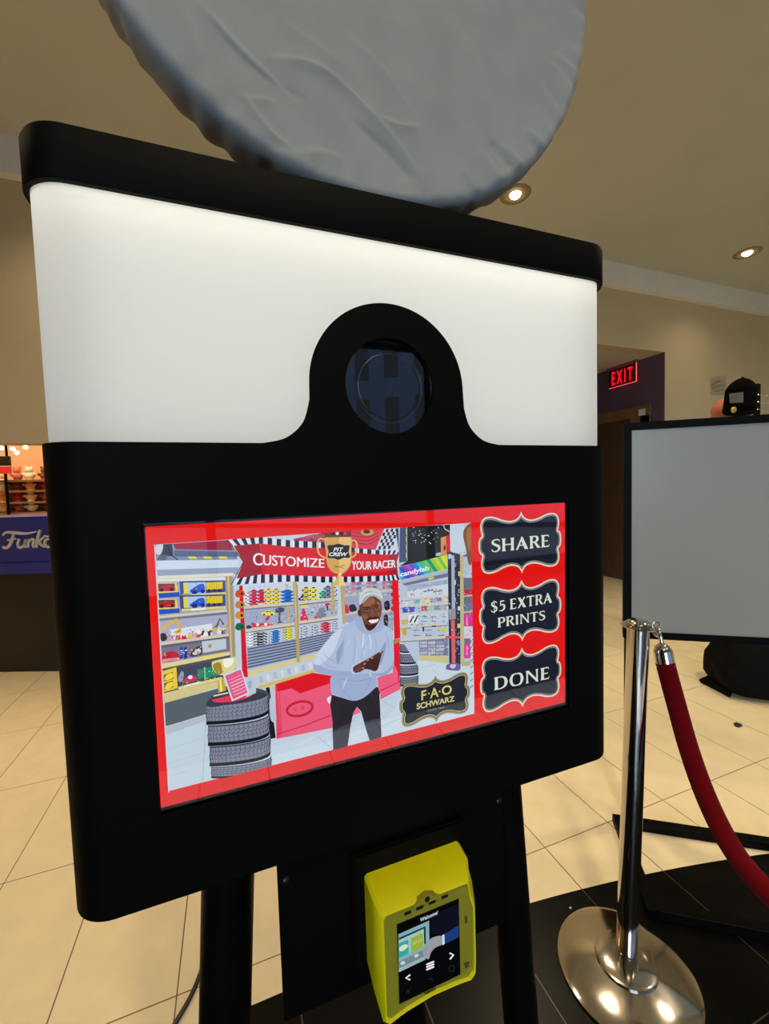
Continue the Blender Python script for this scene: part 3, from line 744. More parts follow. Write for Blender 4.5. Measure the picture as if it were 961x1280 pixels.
Q(d4, [(62, 800), (590, 660), (640, 640), (640, 760), (580, 760), (140, 905)], (198, 208, 220)); 
for k in range(8): Q(d4, [(150 + 56 * k, 800 - 15 * k), (176 + 56 * k, 794 - 15 * k), (186 + 56 * k, 846 - 16 * k), (160 + 56 * k, 853 - 16 * k)], (216, 222, 222) if k % 2 else (176, 190, 206))
Q(d4, [(140, 878), (590, 744), (640, 740), (640, 762), (580, 770), (138, 908)], (214, 190, 104))
# red counter front
Q(d4, [(280, 862), (580, 770), (735, 795), (740, 1210), (290, 1300)], (238, 92, 124))
Q(d4, [(280, 862), (580, 770), (735, 795), (735, 850), (480, 935), (410, 895), (284, 925)], (226, 20, 34))
Q(d4, [(278, 862), (292, 860), (330, 1282), (292, 1296)], (232, 66, 100))
L(d4, [(296, 1262), (520, 1190), (728, 1110)], 1.1, (206, 30, 66)); L(d4, [(312, 900), (330, 1246)], 0.7, (214, 40, 80))
ring_o = [d4(476 + 102 * math.cos(t_) , 1058 + 56 * math.sin(t_) - 16 * math.cos(t_)) for t_ in [2 * math.pi * k / 40 for k in range(41)]]
pc.line(ring_o, 3.0, (208, 26, 58)); pc.ell(*d4(440, 1065), 2.2, 2.8, (230, 70, 104)); pc.ell(*d4(500, 1050), 2.2, 2.8, (230, 70, 104))
Q(d2, [(590, 735), (700, 700), (705, 460), (750, 455), (758, 820), (600, 900)], (240, 96, 130)); Q(d2, [(705, 460), (750, 455), (756, 740), (712, 640)], (226, 26, 44)); L(d2, [(610, 832), (742, 770), (738, 560)], 1.2, (206, 30, 66))
Q(d2, [(416, 980), (440, 940), (468, 990), (410, 1010)], (240, 110, 140))
# objects beside the counter
Q(d4, [(205, 890), (235, 885), (285, 1290), (240, 1300)], (28, 28, 36)); B(d4, [(235, 985), (268, 990), (290, 1140), (262, 1165), (240, 1120)], (190, 200, 216)); B(d4, [(245, 900), (275, 880), (280, 960), (248, 970)], (206, 196, 206))
# red column left with lamps
Q(d3, [(536, 60), (556, 55), (590, 620), (555, 620)], (214, 24, 40))
for k, (y, c) in enumerate(((108, (216, 80, 40)), (175, (206, 130, 60)), (240, (214, 140, 60)), (310, (30, 110, 70)))): B(d3, [(512, y), (526, y - 22), (562, y - 18), (570, y + 8), (545, y + 22), (518, y + 18)], c); pc.ell(*d3(552, y), 1.8, 2, (70, 50, 40))
Q(d2, [(695, 30), (740, 20), (756, 450), (712, 458)], (224, 28, 40)); 
for k in range(4): B(d2, [(684, 80 + 52 * k), (700, 62 + 52 * k), (712, 80 + 52 * k), (700, 100 + 52 * k)], (214, 36, 50)); B(d2, [(744, 44 + 50 * k), (764, 32 + 50 * k), (772, 46 + 50 * k), (760, 62 + 50 * k)], (214, 36, 50))
# --- tyre stacks with tread
def tyre(c, xl, xr, yl0, yr0, yl1, yr1, bul, cols, rows, s):
    N = 22
    top = lambda a: yl0 + (yr0 - yl0) * a + bul * math.sin(math.pi * a) ; bot = lambda a: yl1 + (yr1 - yl1) * a + bul * math.sin(math.pi * a)
    X = lambda a: xl + (xr - xl) * (0.5 - 0.5 * math.cos(math.pi * a))
    A_ = [k / N for k in range(N + 1)]
    pc.poly([c(X(a), top(a)) for a in A_] + [c(X(a), bot(a)) for a in A_[::-1]], (64, 66, 82))
    y = lambda a, r: top(a) + (bot(a) - top(a)) * r
    pc.poly([c(X(a), y(a, 0.08)) for a in A_] + [c(X(a), y(a, 0.86)) for a in A_[::-1]], (132, 138, 158))
    for k in range(1, cols):                       # dark sipes
        a = k / cols
        L(c, [(X(a), y(a, 0.08)), (X(a) + s * 3, y(a, 0.3)), (X(a) - s * 3, y(a, 0.5)), (X(a) + s * 2, y(a, 0.86))], 0.42, (22, 22, 32), same=k > 1)
    for r in range(1, rows):
        pts = []
        for k in range(0, 2 * cols + 1):
            a = k / (2 * cols); pts.append((X(a), y(a, 0.08 + 0.78 * r / rows + (0.045 if k % 2 else -0.045))))
        L(c, pts, 0.5, (26, 26, 36), same=True)
    pc.poly([c(X(a), y(a, 0.86)) for a in A_] + [c(X(a), y(a, 1.04)) for a in A_[::-1]], (20, 20, 28))
B(c1, [(272, 815), (300, 775), (400, 745), (490, 752), (520, 775), (505, 800), (400, 830), (300, 830)], (74, 80, 96))
for (a, b_, c_, d_) in ((812, 762, 888, 838), (892, 845, 970, 922), (974, 925, 1050, 1000), (1054, 1008, 1096, 1056)):
    tyre(c1, 274 + (a - 812) * 0.08, 516 + (a - 812) * 0.05, a, b_, c_, d_, 16, 20, 4, 1.0)
B(c1, [(276, 812), (300, 786), (400, 762), (480, 762), (512, 772), (480, 790), (380, 806), (300, 822)], (56, 60, 74)); B(c1, [(298, 790), (330, 775), (420, 765), (450, 778), (380, 800), (310, 802)], (230, 60, 90))
for (a, b_, c_, d_) in ((490, 478, 548, 540), (562, 550, 632, 622), (648, 632, 716, 704), (732, 714, 795, 775)):
    tyre(d2, 752, 886, a, b_, c_, d_, 10, 14, 3, 1.6)
B(d2, [(780, 478), (800, 450), (840, 442), (862, 460), (830, 476)], (236, 110, 150))
Q(d2, [(706, 468), (800, 440), (800, 456), (708, 496)], (176, 130, 84)); B(d2, [(762, 330), (800, 318), (812, 340), (800, 420), (775, 425), (768, 370)], (206, 176, 90))
# trophy cup and pink card on the tyres
B(d3, [(368, 530), (400, 515), (480, 500), (520, 500), (515, 560), (470, 600), (420, 606), (380, 580)], (222, 216, 150)); B(d3, [(375, 545), (420, 530), (430, 590), (400, 598)], (166, 138, 50)); B(d3, [(440, 510), (500, 505), (490, 545), (450, 560)], (246, 246, 226))
Q(d3, [(405, 640), (440, 628), (456, 700), (408, 716)], (206, 170, 60)); Q(d3, [(415, 640), (425, 636), (432, 706), (420, 708)], (250, 236, 150)); Q(d3, [(372, 730), (470, 700), (484, 730), (370, 758)], (70, 60, 60)); L(d3, [(378, 735), (470, 715)], 1.6, (220, 226, 230))
Q(d3, [(566, 628), (634, 616), (640, 716), (580, 742)], (190, 204, 222)); B(d3, [(590, 650), (612, 640), (610, 680), (596, 690)], (160, 176, 200))
Q(d3, [(436, 606), (548, 558), (600, 720), (492, 768)], (214, 222, 236)); Q(d3, [(450, 612), (544, 572), (588, 714), (498, 756)], (232, 92, 140))
for k in range(6): L(d3, [(470 + 7 * k, 640 + 18 * k), (548 + 7 * k, 606 + 18 * k)], (0.5, 0.9, 1.1, 1.1, 0.9, 0.7)[k], (246, 206, 222), same=k > 0)
# --- hanging banner
Q(d1, [(345, 95), (500, 62), (640, 50), (770, 40), (735, 150), (500, 130), (350, 110)], (150, 52, 74))
for k in range(5): L(d1, [(380 + 8 * k, 106), (400 + 10 * k, 84), (450, 72 + 6 * k), (500, 76 + 8 * k)], 0.8, (196, 96, 120), smooth=True)
Q(d1, [(635, 56), (770, 40), (800, 44), (755, 150), (640, 138)], (216, 64, 84))
for k in range(4): L(d1, [(640, 62 + 16 * k), (720, 66 + 18 * k), (770, 46 + 16 * k)], 1.0, (160, 30, 50), smooth=True)
pc.ell(*d1(715, 60), 8, 4.2, (206, 160, 70)); pc.ell(*d1(712, 58), 4.4, 2.4, (60, 42, 36))
Q(d1, [(800, 44), (878, 38), (862, 150), (775, 142)], (206, 214, 228))
for i in range(6):
    for j in range(6):
        if (i + j) % 2: Q(d1, [(798 + 12 * i - 5 * j, 46 + 17 * j - i), (810 + 12 * i - 5 * j, 45 + 17 * j - i), (806 + 12 * i - 5 * j, 62 + 17 * j - i), (794 + 12 * i - 5 * j, 63 + 17 * j - i)], (36, 38, 54), same=(i + j) > 1)
Q(d1, [(858, 60), (875, 40), (912, 38), (908, 215), (880, 215)], (62, 74, 110)); L(d1, [(908, 40), (906, 215)], 1.4, (186, 190, 120))
up = [(18, 98), (180, 84), (345, 102), (505, 112), (640, 138), (790, 152), (886, 152)]
upb = [(48, 128), (180, 116), (345, 136), (505, 140), (640, 162), (790, 172), (872, 170)]
lob = [(62, 292), (190, 270), (345, 276), (505, 282), (640, 282), (790, 278), (866, 272)]
lo = [(40, 324), (190, 314), (345, 306), (505, 312), (640, 310), (790, 304), (878, 298)]
def strip(t, b_, n):
    def at(P, x):
        s_ = x * (len(P) - 1); i = min(int(s_), len(P) - 2); f_ = s_ - i
        return (P[i][0] + (P[i + 1][0] - P[i][0]) * f_, P[i][1] + (P[i + 1][1] - P[i][1]) * f_)
    for k in range(n): Q(d1, [at(t, k / n), at(t, (k + 1) / n), at(b_, (k + 1) / n), at(b_, k / n)], (36, 38, 66) if k % 2 else (222, 228, 240), same=k > 0)
    return at
Q(d1, [upb[0], (180, 116), (192, 270), (62, 292), (96, 208)], (164, 18, 40))
Q(d1, [(180, 108), (345, 130), (505, 138), (640, 162), (790, 172), (826, 172), (826, 276), (640, 284), (505, 284), (345, 278), (192, 276)], (216, 24, 40))
Q(d1, [(822, 172), (874, 170), (862, 208), (868, 274), (822, 276)], (176, 30, 52))
strip(up, upb, 44); strip(lob, lo, 44)
L(d1, [(18, 98), (96, 208), (36, 322)], 1.0, (70, 20, 30)); 
for (dx, dy, col) in ((2.5, 3.0, (120, 20, 50)), (-1.2, 0, (240, 240, 246)), (0, 0, (240, 240, 246)), (1.2, 0.5, (240, 240, 246))):
    pc.text('C', d1(146 + dx, 226 + dy), d1(192 + dx, 226 + dy), d1(146 + dx, 163 + dy), d1(192 + dx, 166 + dy), col)
    pc.text('USTOMIZE', d1(196 + dx, 225 + dy), d1(500 + dx, 238 + dy), d1(196 + dx, 172 + dy), d1(500 + dx, 194 + dy), col)
    pc.text('YOUR', d1(638 + dx, 248 + dy), d1(736 + dx, 246 + dy), d1(638 + dx, 203 + dy), d1(736 + dx, 206 + dy), col)
    pc.text('RACER', d1(746 + dx, 245 + dy), d1(856 + dx, 236 + dy), d1(746 + dx, 205 + dy), d1(856 + dx, 198 + dy), col)
# trophy shaped plaque
def ringline(c, pts, w, col): L(c, pts, w, col, smooth=True)
ringline(d1, [(510, 100), (480, 92), (466, 120), (474, 168), (508, 190)], 2.0, (216, 178, 110)); ringline(d1, [(630, 110), (652, 100), (664, 130), (656, 172), (630, 190)], 2.0, (216, 178, 110))
B(d1, [(504, 85), (575, 72), (634, 82), (636, 150), (632, 220), (604, 260), (574, 268), (540, 258), (514, 220), (508, 150)], (212, 164, 86)); B(d1, [(575, 80), (630, 86), (632, 150), (628, 216), (600, 254), (577, 262)], (232, 190, 116))
Q(d1, [(500, 60), (575, 56), (634, 58), (636, 84), (504, 86)], (110, 60, 44)); 
for k, c in enumerate(((36, 36, 40), (220, 220, 220), (36, 36, 40), (206, 60, 50))): pc.ell(*d1(545 + 20 * k, 66), 2, 2.2, c)
Q(d1, [(570, 262), (582, 262), (588, 290), (610, 326), (536, 328), (562, 292)], (220, 184, 110)); Q(d1, [(575, 262), (582, 262), (588, 290), (610, 326), (575, 327)], (240, 212, 150))
B(d1, [(516, 128), (545, 124), (572, 118), (600, 126), (626, 128), (622, 158), (628, 186), (598, 188), (572, 198), (545, 190), (518, 188), (522, 158)], (34, 36, 44))
pc.text('PIT', d1(545, 157), d1(596, 157), d1(545, 137), d1(596, 137), (240, 240, 240), 0.02, 0.25)
pc.text('CREW', d1(524, 180), d1(618, 180), d1(524, 161), d1(618, 161), (240, 240, 240), 0.03, 0.25)
L(d1, [(548, 240), (602, 224)], 0.8, (150, 110, 50)); L(d1, [(548, 226), (602, 242)], 0.8, (150, 110, 50))
# --- right hand bay
Q(d8, [(45, 118), (600, 82), (610, 1180), (200, 1180), (60, 960)], (186, 200, 220))
Q(d8, [(110, 112), (440, 96), (420, 330), (50, 415), (112, 370)], (32, 34, 38))
for k in range(34):
    x, y = random.uniform(125, 350), random.uniform(115, 240)
    pc.ell(*d8(x, y), random.uniform(0.3, 0.9), random.uniform(0.3, 0.9), random.choice(((220, 222, 226), (150, 156, 168), (236, 236, 236))), n=8, same=k > 0)
L(d8, [(386, 96), (400, 130), (440, 150)], 1.2, (206, 200, 180), smooth=True)
Q(d8, [(55, 118), (105, 115), (108, 375), (50, 385)], (70, 82, 118)); 
for k in range(4): L(d8, [(106, 130 + 60 * k), (107, 165 + 60 * k)], 1.4, (206, 196, 120))
Q(d8, [(366, 195), (408, 182), (412, 322), (368, 330)], (214, 150, 90)); Q(d8, [(405, 183), (436, 174), (440, 318), (410, 324)], (210, 36, 50)); Q(d8, [(385, 270), (398, 240), (405, 280), (392, 300)], (70, 50, 40)); Q(d8, [(330, 312), (366, 305), (368, 330), (330, 335)], (180, 190, 206))
Q(d8, [(436, 95), (540, 88), (556, 300), (470, 310), (440, 300)], (200, 212, 226))
# rainbow sign
stripes = [(40, 170, 206), (60, 110, 216), (70, 70, 196), (130, 70, 196), (196, 70, 190), (90, 90, 206), (50, 130, 210), (60, 180, 200), (70, 190, 130), (110, 200, 100), (40, 160, 120), (150, 210, 70), (190, 216, 60), (110, 196, 80), (220, 226, 60), (206, 214, 60)]
nS = len(stripes)
tl, tr, bl, br_ = (48, 420), (416, 322), (62, 516), (418, 432)
for k in range(nS):
    a, b_ = k / nS, (k + 1) / nS; sk = 0.16
    f_ = lambda P, R, t_: (P[0] + (R[0] - P[0]) * min(1, max(0, t_)), P[1] + (R[1] - P[1]) * min(1, max(0, t_)))
    Q(d8, [f_(tl, tr, a * (1 + sk) - sk), f_(tl, tr, b_ * (1 + sk) - sk), f_(bl, br_, b_ * (1 + sk)), f_(bl, br_, a * (1 + sk))], stripes[k], same=k > 0)
pc.text('candylab', d8(58, 505), d8(278, 452), d8(58, 455), d8(278, 405), (236, 240, 246), 0.03)
Q(d8, [(62, 520), (420, 440), (420, 462), (70, 545)], (176, 188, 206)); Q(d8, [(70, 545), (420, 462), (420, 492), (100, 560)], (112, 124, 150)); Q(d8, [(272, 500), (312, 490), (314, 508), (276, 518)], (216, 206, 80))
Q(d8, [(110, 560), (420, 500), (425, 630), (115, 660)], (206, 218, 232)); Q(d8, [(110, 560), (420, 510), (420, 545), (112, 600)], (166, 178, 204))
L(d8, [(235, 605), (310, 590)], 1.6, (120, 70, 90)); L(d8, [(310, 604), (380, 596)], 1.6, (150, 110, 120)); L(d8, [(140, 640), (150, 620), (165, 636)], 1.2, (200, 120, 120))
def shelf8(y0, y1): Q(d8, [(60, y0 + 20), (424, y0 - 4), (424, y0 + 12), (60, y0 + 38)], (208, 206, 190)); Q(d8, [(60, y0 + 38), (424, y0 + 12), (424, y0 + 20), (60, y0 + 46)], (130, 140, 160))
shelf8(635, 0)
for k in range(8): rect(d8, 80 + 42 * k, 676 - 4 * k, 118 + 42 * k, 708 - 4 * k, ((220, 226, 236), (196, 206, 226), (120, 190, 210), (206, 214, 190), (226, 220, 150), (170, 150, 210), (150, 120, 200), (226, 214, 160))[k], dy=-3)
shelf8(690, 0)
for k in range(7): rect(d8, 75 + 48 * k, 725 - 3 * k, 118 + 48 * k, 766 - 4 * k, ((60, 90, 196), (96, 80, 206), (160, 200, 226), (214, 80, 70), (150, 206, 190), (140, 150, 170), (170, 176, 190))[k], dy=-4)
shelf8(756, 0)
rect(d8, 62, 790, 118, 856, (200, 206, 216)); rect(d8, 120, 780, 198, 850, (226, 230, 236), dy=-3)
L(d8, [(130, 840), (160, 790)], 1.8, (36, 38, 50)); L(d8, [(165, 840), (192, 785)], 1.8, (36, 38, 50))
for i in range(2):
    for j in range(3): rect(d8, 204 + 80 * j, 776 + 36 * i - 3 * j, 280 + 80 * j if j < 2 else 420, 808 + 36 * i - 3 * j, (196, 208, 226), dy=-3); L(d8, [(216 + 80 * j, 796 + 36 * i), (262 + 70 * j, 793 + 36 * i)], 1.0, (110, 126, 160))
shelf8(845, 0)
for i in range(2):
    for j in range(3): rect(d8, 140 + 94 * j, 876 + 40 * i, 226 + 92 * j, 914 + 38 * i, (186, 198, 218), dy=-2); L(d8, [(155 + 94 * j, 900 + 40 * i), (205 + 94 * j, 897 + 40 * i)], 1.0, (100, 110, 140))
rect(d8, 356, 884, 416, 906, (206, 206, 80)); rect(d8, 228, 872, 240, 905, (40, 40, 50)); rect(d8, 300, 862, 330, 872, (46, 46, 60))
B(d8, [(70, 890), (100, 880), (106, 930), (80, 935)], (206, 170, 70)); Q(d8, [(66, 820), (120, 815), (120, 850), (70, 856)], (206, 180, 110))
shelf8(945, 0)
Q(d8, [(200, 980), (420, 965), (422, 1090), (205, 1090)], (120, 126, 150))
for j in range(4):
    for i in range(3): Q(d8, [(206 + 62 * i, 984 + 26 * j), (262 + 62 * i, 980 + 26 * j), (264 + 62 * i, 1000 + 26 * j), (208 + 62 * i, 1004 + 26 * j)], ((176, 186, 206), (196, 190, 200), (150, 162, 190))[(i + j) % 3])
Q(d8, [(200, 1085), (424, 1095), (424, 1150), (200, 1122)], (208, 198, 140))
Q(d8, [(195, 1125), (424, 1150), (610, 1170), (610, 1350), (200, 1350)], (200, 218, 230)); L(d8, [(210, 1180), (330, 1160)], 0.4, (160, 180, 196)); L(d8, [(300, 1190), (350, 1240)], 0.4, (160, 180, 196))
# dark uprights and scooter
Q(d8, [(418, 310), (440, 300), (470, 310), (512, 320), (516, 1160), (430, 1150)], (50, 54, 68))
for k in range(12): rect(d8, 424 + (k * 37) % 76, 320 + 66 * k, 446 + (k * 37) % 76, 352 + 66 * k, ((196, 206, 222), (120, 132, 156), (214, 206, 120))[k % 3])
Q(d8, [(445, 330), (468, 326), (476, 760), (450, 764)], (170, 180, 200)); Q(d8, [(425, 740), (478, 730), (480, 812), (430, 820)], (150, 150, 160))
L(d8, [(458, 820), (464, 1150)], 4.6, (226, 100, 110)); L(d8, [(400, 950), (516, 952)], 3, (226, 90, 80)); B(d8, [(405, 1190), (420, 1155), (500, 1150), (516, 1180), (500, 1204), (430, 1200)], (110, 96, 150)); B(d8, [(440, 1160), (480, 1158), (470, 1186), (440, 1184)], (214, 190, 230))
Q(d8, [(512, 330), (536, 326), (548, 1164), (520, 1160)], (198, 184, 130)); Q(d8, [(520, 1140), (600, 1130), (600, 1164), (525, 1172)], (190, 176, 120))
Q(d8, [(536, 330), (606, 300), (610, 1110), (546, 1110)], (110, 112, 130))
rect(d8, 538, 340, 606, 500, (184, 196, 210)); rect(d8, 540, 590, 608, 634, (200, 40, 70)); rect(d8, 540, 690, 608, 752, (110, 122, 150)); rect(d8, 540, 775, 608, 862, (224, 50, 150)); rect(d8, 542, 868, 608, 960, (214, 206, 226)); rect(d8, 542, 1000, 600, 1105, (220, 60, 150))
for y in (640, 762): L(d8, [(538, y), (608, y - 8)], 2, (196, 186, 150))
for y0 in (780, 1010): pc.text('MICRO', d8(556, y0 + 76), d8(556, y0 + 4), d8(572, y0 + 76), d8(572, y0 + 4), (246, 180, 220), 0.01)
B(d8, [(536, 180), (550, 120), (600, 88), (604, 200), (600, 380), (575, 390), (556, 280)], (128, 84, 44)); B(d8, [(560, 160), (590, 110), (600, 200), (580, 300)], (160, 112, 62))
for k in range(8): B(d8, [(590, 950 + 50 * k), (608, 945 + 50 * k), (610, 985 + 50 * k), (594, 990 + 50 * k)], (206, 214, 222)); L(d8, [(590, 985 + 50 * k), (610, 965 + 50 * k)], 1.0, (96, 104, 124))
# --- small goods and print on the shelves of the displayed photo
rs = random.Random(11)
def specks(c, quad, n, pal, smin, smax):
    for k in range(n):
        a, b_ = rs.random(), rs.random()
        x = (quad[0][0] * (1 - a) + quad[1][0] * a) * (1 - b_) + (quad[3][0] * (1 - a) + quad[2][0] * a) * b_
        y = (quad[0][1] * (1 - a) + quad[1][1] * a) * (1 - b_) + (quad[3][1] * (1 - a) + quad[2][1] * a) * b_
        w, h_ = rs.uniform(smin, smax), rs.uniform(smin, smax) * 0.6; sl = rs.uniform(-0.25, 0.0) * w
        Q(c, [(x, y), (x + w, y + sl), (x + w * 0.9, y + h_ + sl), (x + 0.1 * w, y + h_)], rs.choice(pal), same=k > 0)
PAL = [(236, 238, 242), (44, 46, 58), (206, 60, 70), (226, 196, 80), (90, 110, 170), (150, 160, 186), (210, 216, 228), (120, 90, 80)]
COOL = [(226, 232, 240), (150, 164, 196), (110, 124, 160), (206, 214, 230), (70, 78, 100), (190, 170, 190)]
specks(d3, [(60, 340), (460, 300), (465, 352), (60, 400)], 70, PAL, 4, 13)
specks(d3, [(64, 470), (300, 430), (305, 480), (66, 520)], 40, PAL, 4, 12)
specks(d3, [(160, 610), (430, 560), (434, 616), (165, 680)], 40, PAL, 4, 12)
specks(d3, [(40, 50), (440, 30), (445, 205), (50, 240)], 60, PAL, 3, 8)
specks(d4, [(45, 290), (420, 250), (430, 370), (50, 420)], 55, COOL, 5, 15)
specks(d4, [(475, 240), (770, 210), (770, 315), (475, 355)], 70, PAL, 5, 14)
specks(d4, [(40, 80), (420, 60), (420, 110), (40, 130)], 30, COOL, 5, 14)
specks(d4, [(60, 450), (430, 400), (440, 500), (64, 560)], 50, COOL, 4, 10)
specks(d4, [(475, 400), (770, 350), (770, 435), (475, 490)], 50, COOL, 4, 10)
specks(d8, [(80, 670), (415, 640), (415, 680), (80, 705)], 60, PAL, 4, 12)
specks(d8, [(75, 720), (415, 700), (415, 742), (75, 765)], 60, PAL, 4, 12)
specks(d8, [(130, 790), (415, 772), (415, 930), (140, 950)], 90, COOL, 4, 14)
specks(d8, [(205, 985), (415, 970), (418, 1080), (208, 1085)], 50, COOL, 5, 14)
specks(d8, [(420, 330), (512, 330), (512, 1100), (432, 1100)], 60, COOL, 4, 12)
specks(d8, [(540, 350), (604, 340), (604, 1100), (548, 1100)], 40, PAL, 4, 12)
specks(d8, [(112, 565), (418, 510), (420, 625), (118, 655)], 40, COOL, 5, 16)
specks(d2, [(360, 60), (690, 40), (690, 130), (360, 150)], 60, PAL, 5, 15)
specks(d2, [(640, 150), (695, 145), (695, 390), (640, 390)], 40, PAL, 5, 12)
# --- the person in the displayed photo
SK, SK2, SK3 = (112, 66, 48), (84, 46, 36), (152, 98, 74)
HO, HO2, HO3 = (178, 194, 222), (146, 162, 200), (204, 216, 236)
# trousers
Q(d2, [(258, 860), (420, 880), (590, 800), (612, 860), (610, 1030), (618, 1166), (532, 1192), (505, 1110), (470, 980), (440, 945), (415, 985), (392, 1090), (372, 1232), (268, 1262), (262, 1050), (246, 930)], (42, 38, 46))
Q(d2, [(262, 1120), (390, 1060), (372, 1232), (268, 1262)], (62, 64, 74)); Q(d2, [(492, 1056), (612, 1030), (618, 1166), (532, 1192)], (66, 70, 80))
L(d2, [(300, 900), (300, 1040)], 0.8, (58, 52, 60)); L(d2, [(545, 850), (590, 960)], 0.8, (58, 52, 60)); L(d2, [(606, 850), (622, 1160)], 1.1, (214, 222, 232)); B(d2, [(222, 890), (246, 868), (252, 880), (240, 925)], (222, 228, 236))
# hoodie body
B(d2, [(440, 300), (470, 285), (520, 400), (600, 330), (640, 355), (690, 390), (704, 480), (708, 620), (690, 680), (640, 715), (590, 725), (580, 790), (520, 850), (470, 890), (410, 902), (330, 880), (262, 855), (248, 800), (262, 720), (200, 705), (140, 690), (122, 650), (140, 590), (200, 500), (260, 420), (320, 370), (400, 330)], HO)
B(d2, [(262, 720), (420, 715), (560, 700), (585, 745), (578, 800), (480, 885), (400, 898), (270, 850), (250, 800)], (160, 178, 214))
B(d2, [(290, 560), (330, 480), (345, 470), (320, 600), (300, 640)], HO2); B(d2, [(600, 560), (650, 470), (640, 560), (612, 640), (596, 640)], HO2)
B(d2, [(124, 650), (150, 640), (260, 680), (410, 690), (420, 712), (300, 722), (180, 704), (138, 690)], (158, 174, 208))
B(d2, [(126, 620), (180, 520), (260, 430), (330, 378), (300, 470), (260, 560), (170, 640)], HO3)
B(d2, [(560, 688), (620, 700), (690, 650), (706, 600), (700, 660), (650, 714), (585, 724)], (154, 170, 208))
L(d2, [(300, 745), (340, 830), (400, 895)], 1.0, HO2, smooth=True); L(d2, [(540, 735), (520, 800), (470, 860)], 1.0, HO2, smooth=True); L(d2, [(320, 740), (430, 760), (560, 735)], 1.0, (140, 156, 196), smooth=True)
for p in (((350, 420), (340, 520), (330, 640)), ((420, 430), (424, 560), (410, 650)), ((480, 440), (486, 520), (470, 600)), ((560, 420), (580, 500), (570, 560)), ((650, 400), (668, 480), (664, 600)), ((200, 560), (240, 600), (330, 640)), ((180, 600), (230, 650), (330, 670))):
    L(d2, list(p), (0.4, 1.6, 0.4), (160, 178, 212), smooth=True)
for k in range(16):
    x0, y0 = rs.uniform(340, 560), rs.uniform(430, 760)
    L(d2, [(x0, y0), (x0 + rs.uniform(-25, 10), y0 + rs.uniform(20, 50)), (x0 + rs.uniform(-40, 20), y0 + rs.uniform(60, 100))], (0.2, rs.uniform(0.8, 2.2), 0.2), rs.choice(((190, 204, 230), (168, 184, 216), (196, 210, 234))), smooth=True)
L(d2, [(486, 420), (484, 470), (478, 520)], 0.9, (226, 234, 244)); L(d2, [(530, 420), (540, 468), (536, 530)], 0.9, (226, 234, 244))
# hood and neck
B(d2, [(425, 315), (455, 275), (470, 290), (490, 350), (525, 400), (575, 370), (610, 320), (636, 340), (620, 385), (560, 412), (520, 420), (470, 400), (430, 350)], (162, 178, 210))
B(d2, [(455, 250), (475, 300), (500, 370), (526, 396), (560, 380), (590, 330), (560, 300), (480, 240)], SK2)
# head
B(d2, [(456, 240), (462, 190), (490, 150), (550, 138), (600, 160), (617, 210), (618, 260), (606, 310), (585, 350), (560, 378), (532, 382), (500, 350), (478, 300)], SK)
B(d2, [(450, 244), (444, 262), (452, 284), (466, 292), (466, 250)], SK2)
B(d2, [(480, 200), (520, 160), (560, 158), (570, 190), (540, 210), (500, 225)], SK3); B(d2, [(585, 180), (606, 200), (608, 236), (590, 220)], SK3)
B(d2, [(478, 285), (500, 272), (520, 290), (505, 312), (486, 312)], (140, 88, 66)); B(d2, [(590, 262), (608, 262), (606, 296), (592, 300)], (140, 88, 66))
B(d2, [(500, 340), (530, 356), (575, 345), (592, 325), (570, 372), (535, 384), (510, 365)], (58, 32, 26))
L(d2, [(490, 232), (508, 222), (530, 228)], 1.2, (38, 22, 20), smooth=True); L(d2, [(566, 220), (586, 210), (602, 216)], 1.2, (38, 22, 20), smooth=True)
for x, y in ((512, 247), (584, 236)):
    pc.ell(*d2(x, y), 2.3, 1.0, (206, 186, 176), rot=-0.12); pc.ell(*d2(x, y), 1.0, 1.0, (24, 16, 16)); L(d2, [(x - 15, y + 2), (x, y - 8), (x + 14, y)], 0.8, (34, 20, 18), smooth=True); L(d2, [(x - 12, y + 12), (x + 10, y + 11)], 0.6, SK2)
B(d2, [(540, 250), (556, 240), (566, 262), (580, 284), (566, 296), (545, 296), (534, 284)], (128, 76, 56)); pc.ell(*d2(546, 291), 0.9, 0.6, (44, 24, 20)); pc.ell(*d2(569, 289), 0.9, 0.6, (44, 24, 20))
L(d2, [(512, 318), (535, 302), (560, 304), (590, 298), (602, 306)], 1.5, (30, 18, 16), smooth=True)
B(d2, [(518, 322), (545, 312), (575, 310), (602, 304), (594, 330), (570, 346), (544, 348), (526, 338)], (120, 40, 40)); B(d2, [(524, 322), (548, 315), (576, 313), (596, 308), (588, 328), (566, 338), (542, 340)], (246, 242, 236))
for x in (540, 554, 568, 581): L(d2, [(x, 315), (x + 1, 338)], 0.22, (200, 190, 184))
# cap
B(d2, [(458, 205), (455, 170), (465, 120), (500, 92), (545, 82), (590, 95), (618, 125), (626, 160), (612, 175), (596, 152), (560, 136), (520, 140), (492, 160), (474, 195)], (206, 214, 214))
B(d2, [(478, 196), (496, 160), (530, 136), (570, 134), (606, 152), (628, 178), (600, 168), (566, 146), (530, 150), (505, 172)], (172, 184, 188)); L(d2, [(470, 160), (490, 125), (540, 108), (600, 124)], 0.7, (176, 188, 192), smooth=True)
L(d2, [(500, 124), (520, 114), (552, 112)], 0.9, (160, 172, 180)); L(d2, [(545, 83), (540, 106)], 0.5, (180, 190, 194))
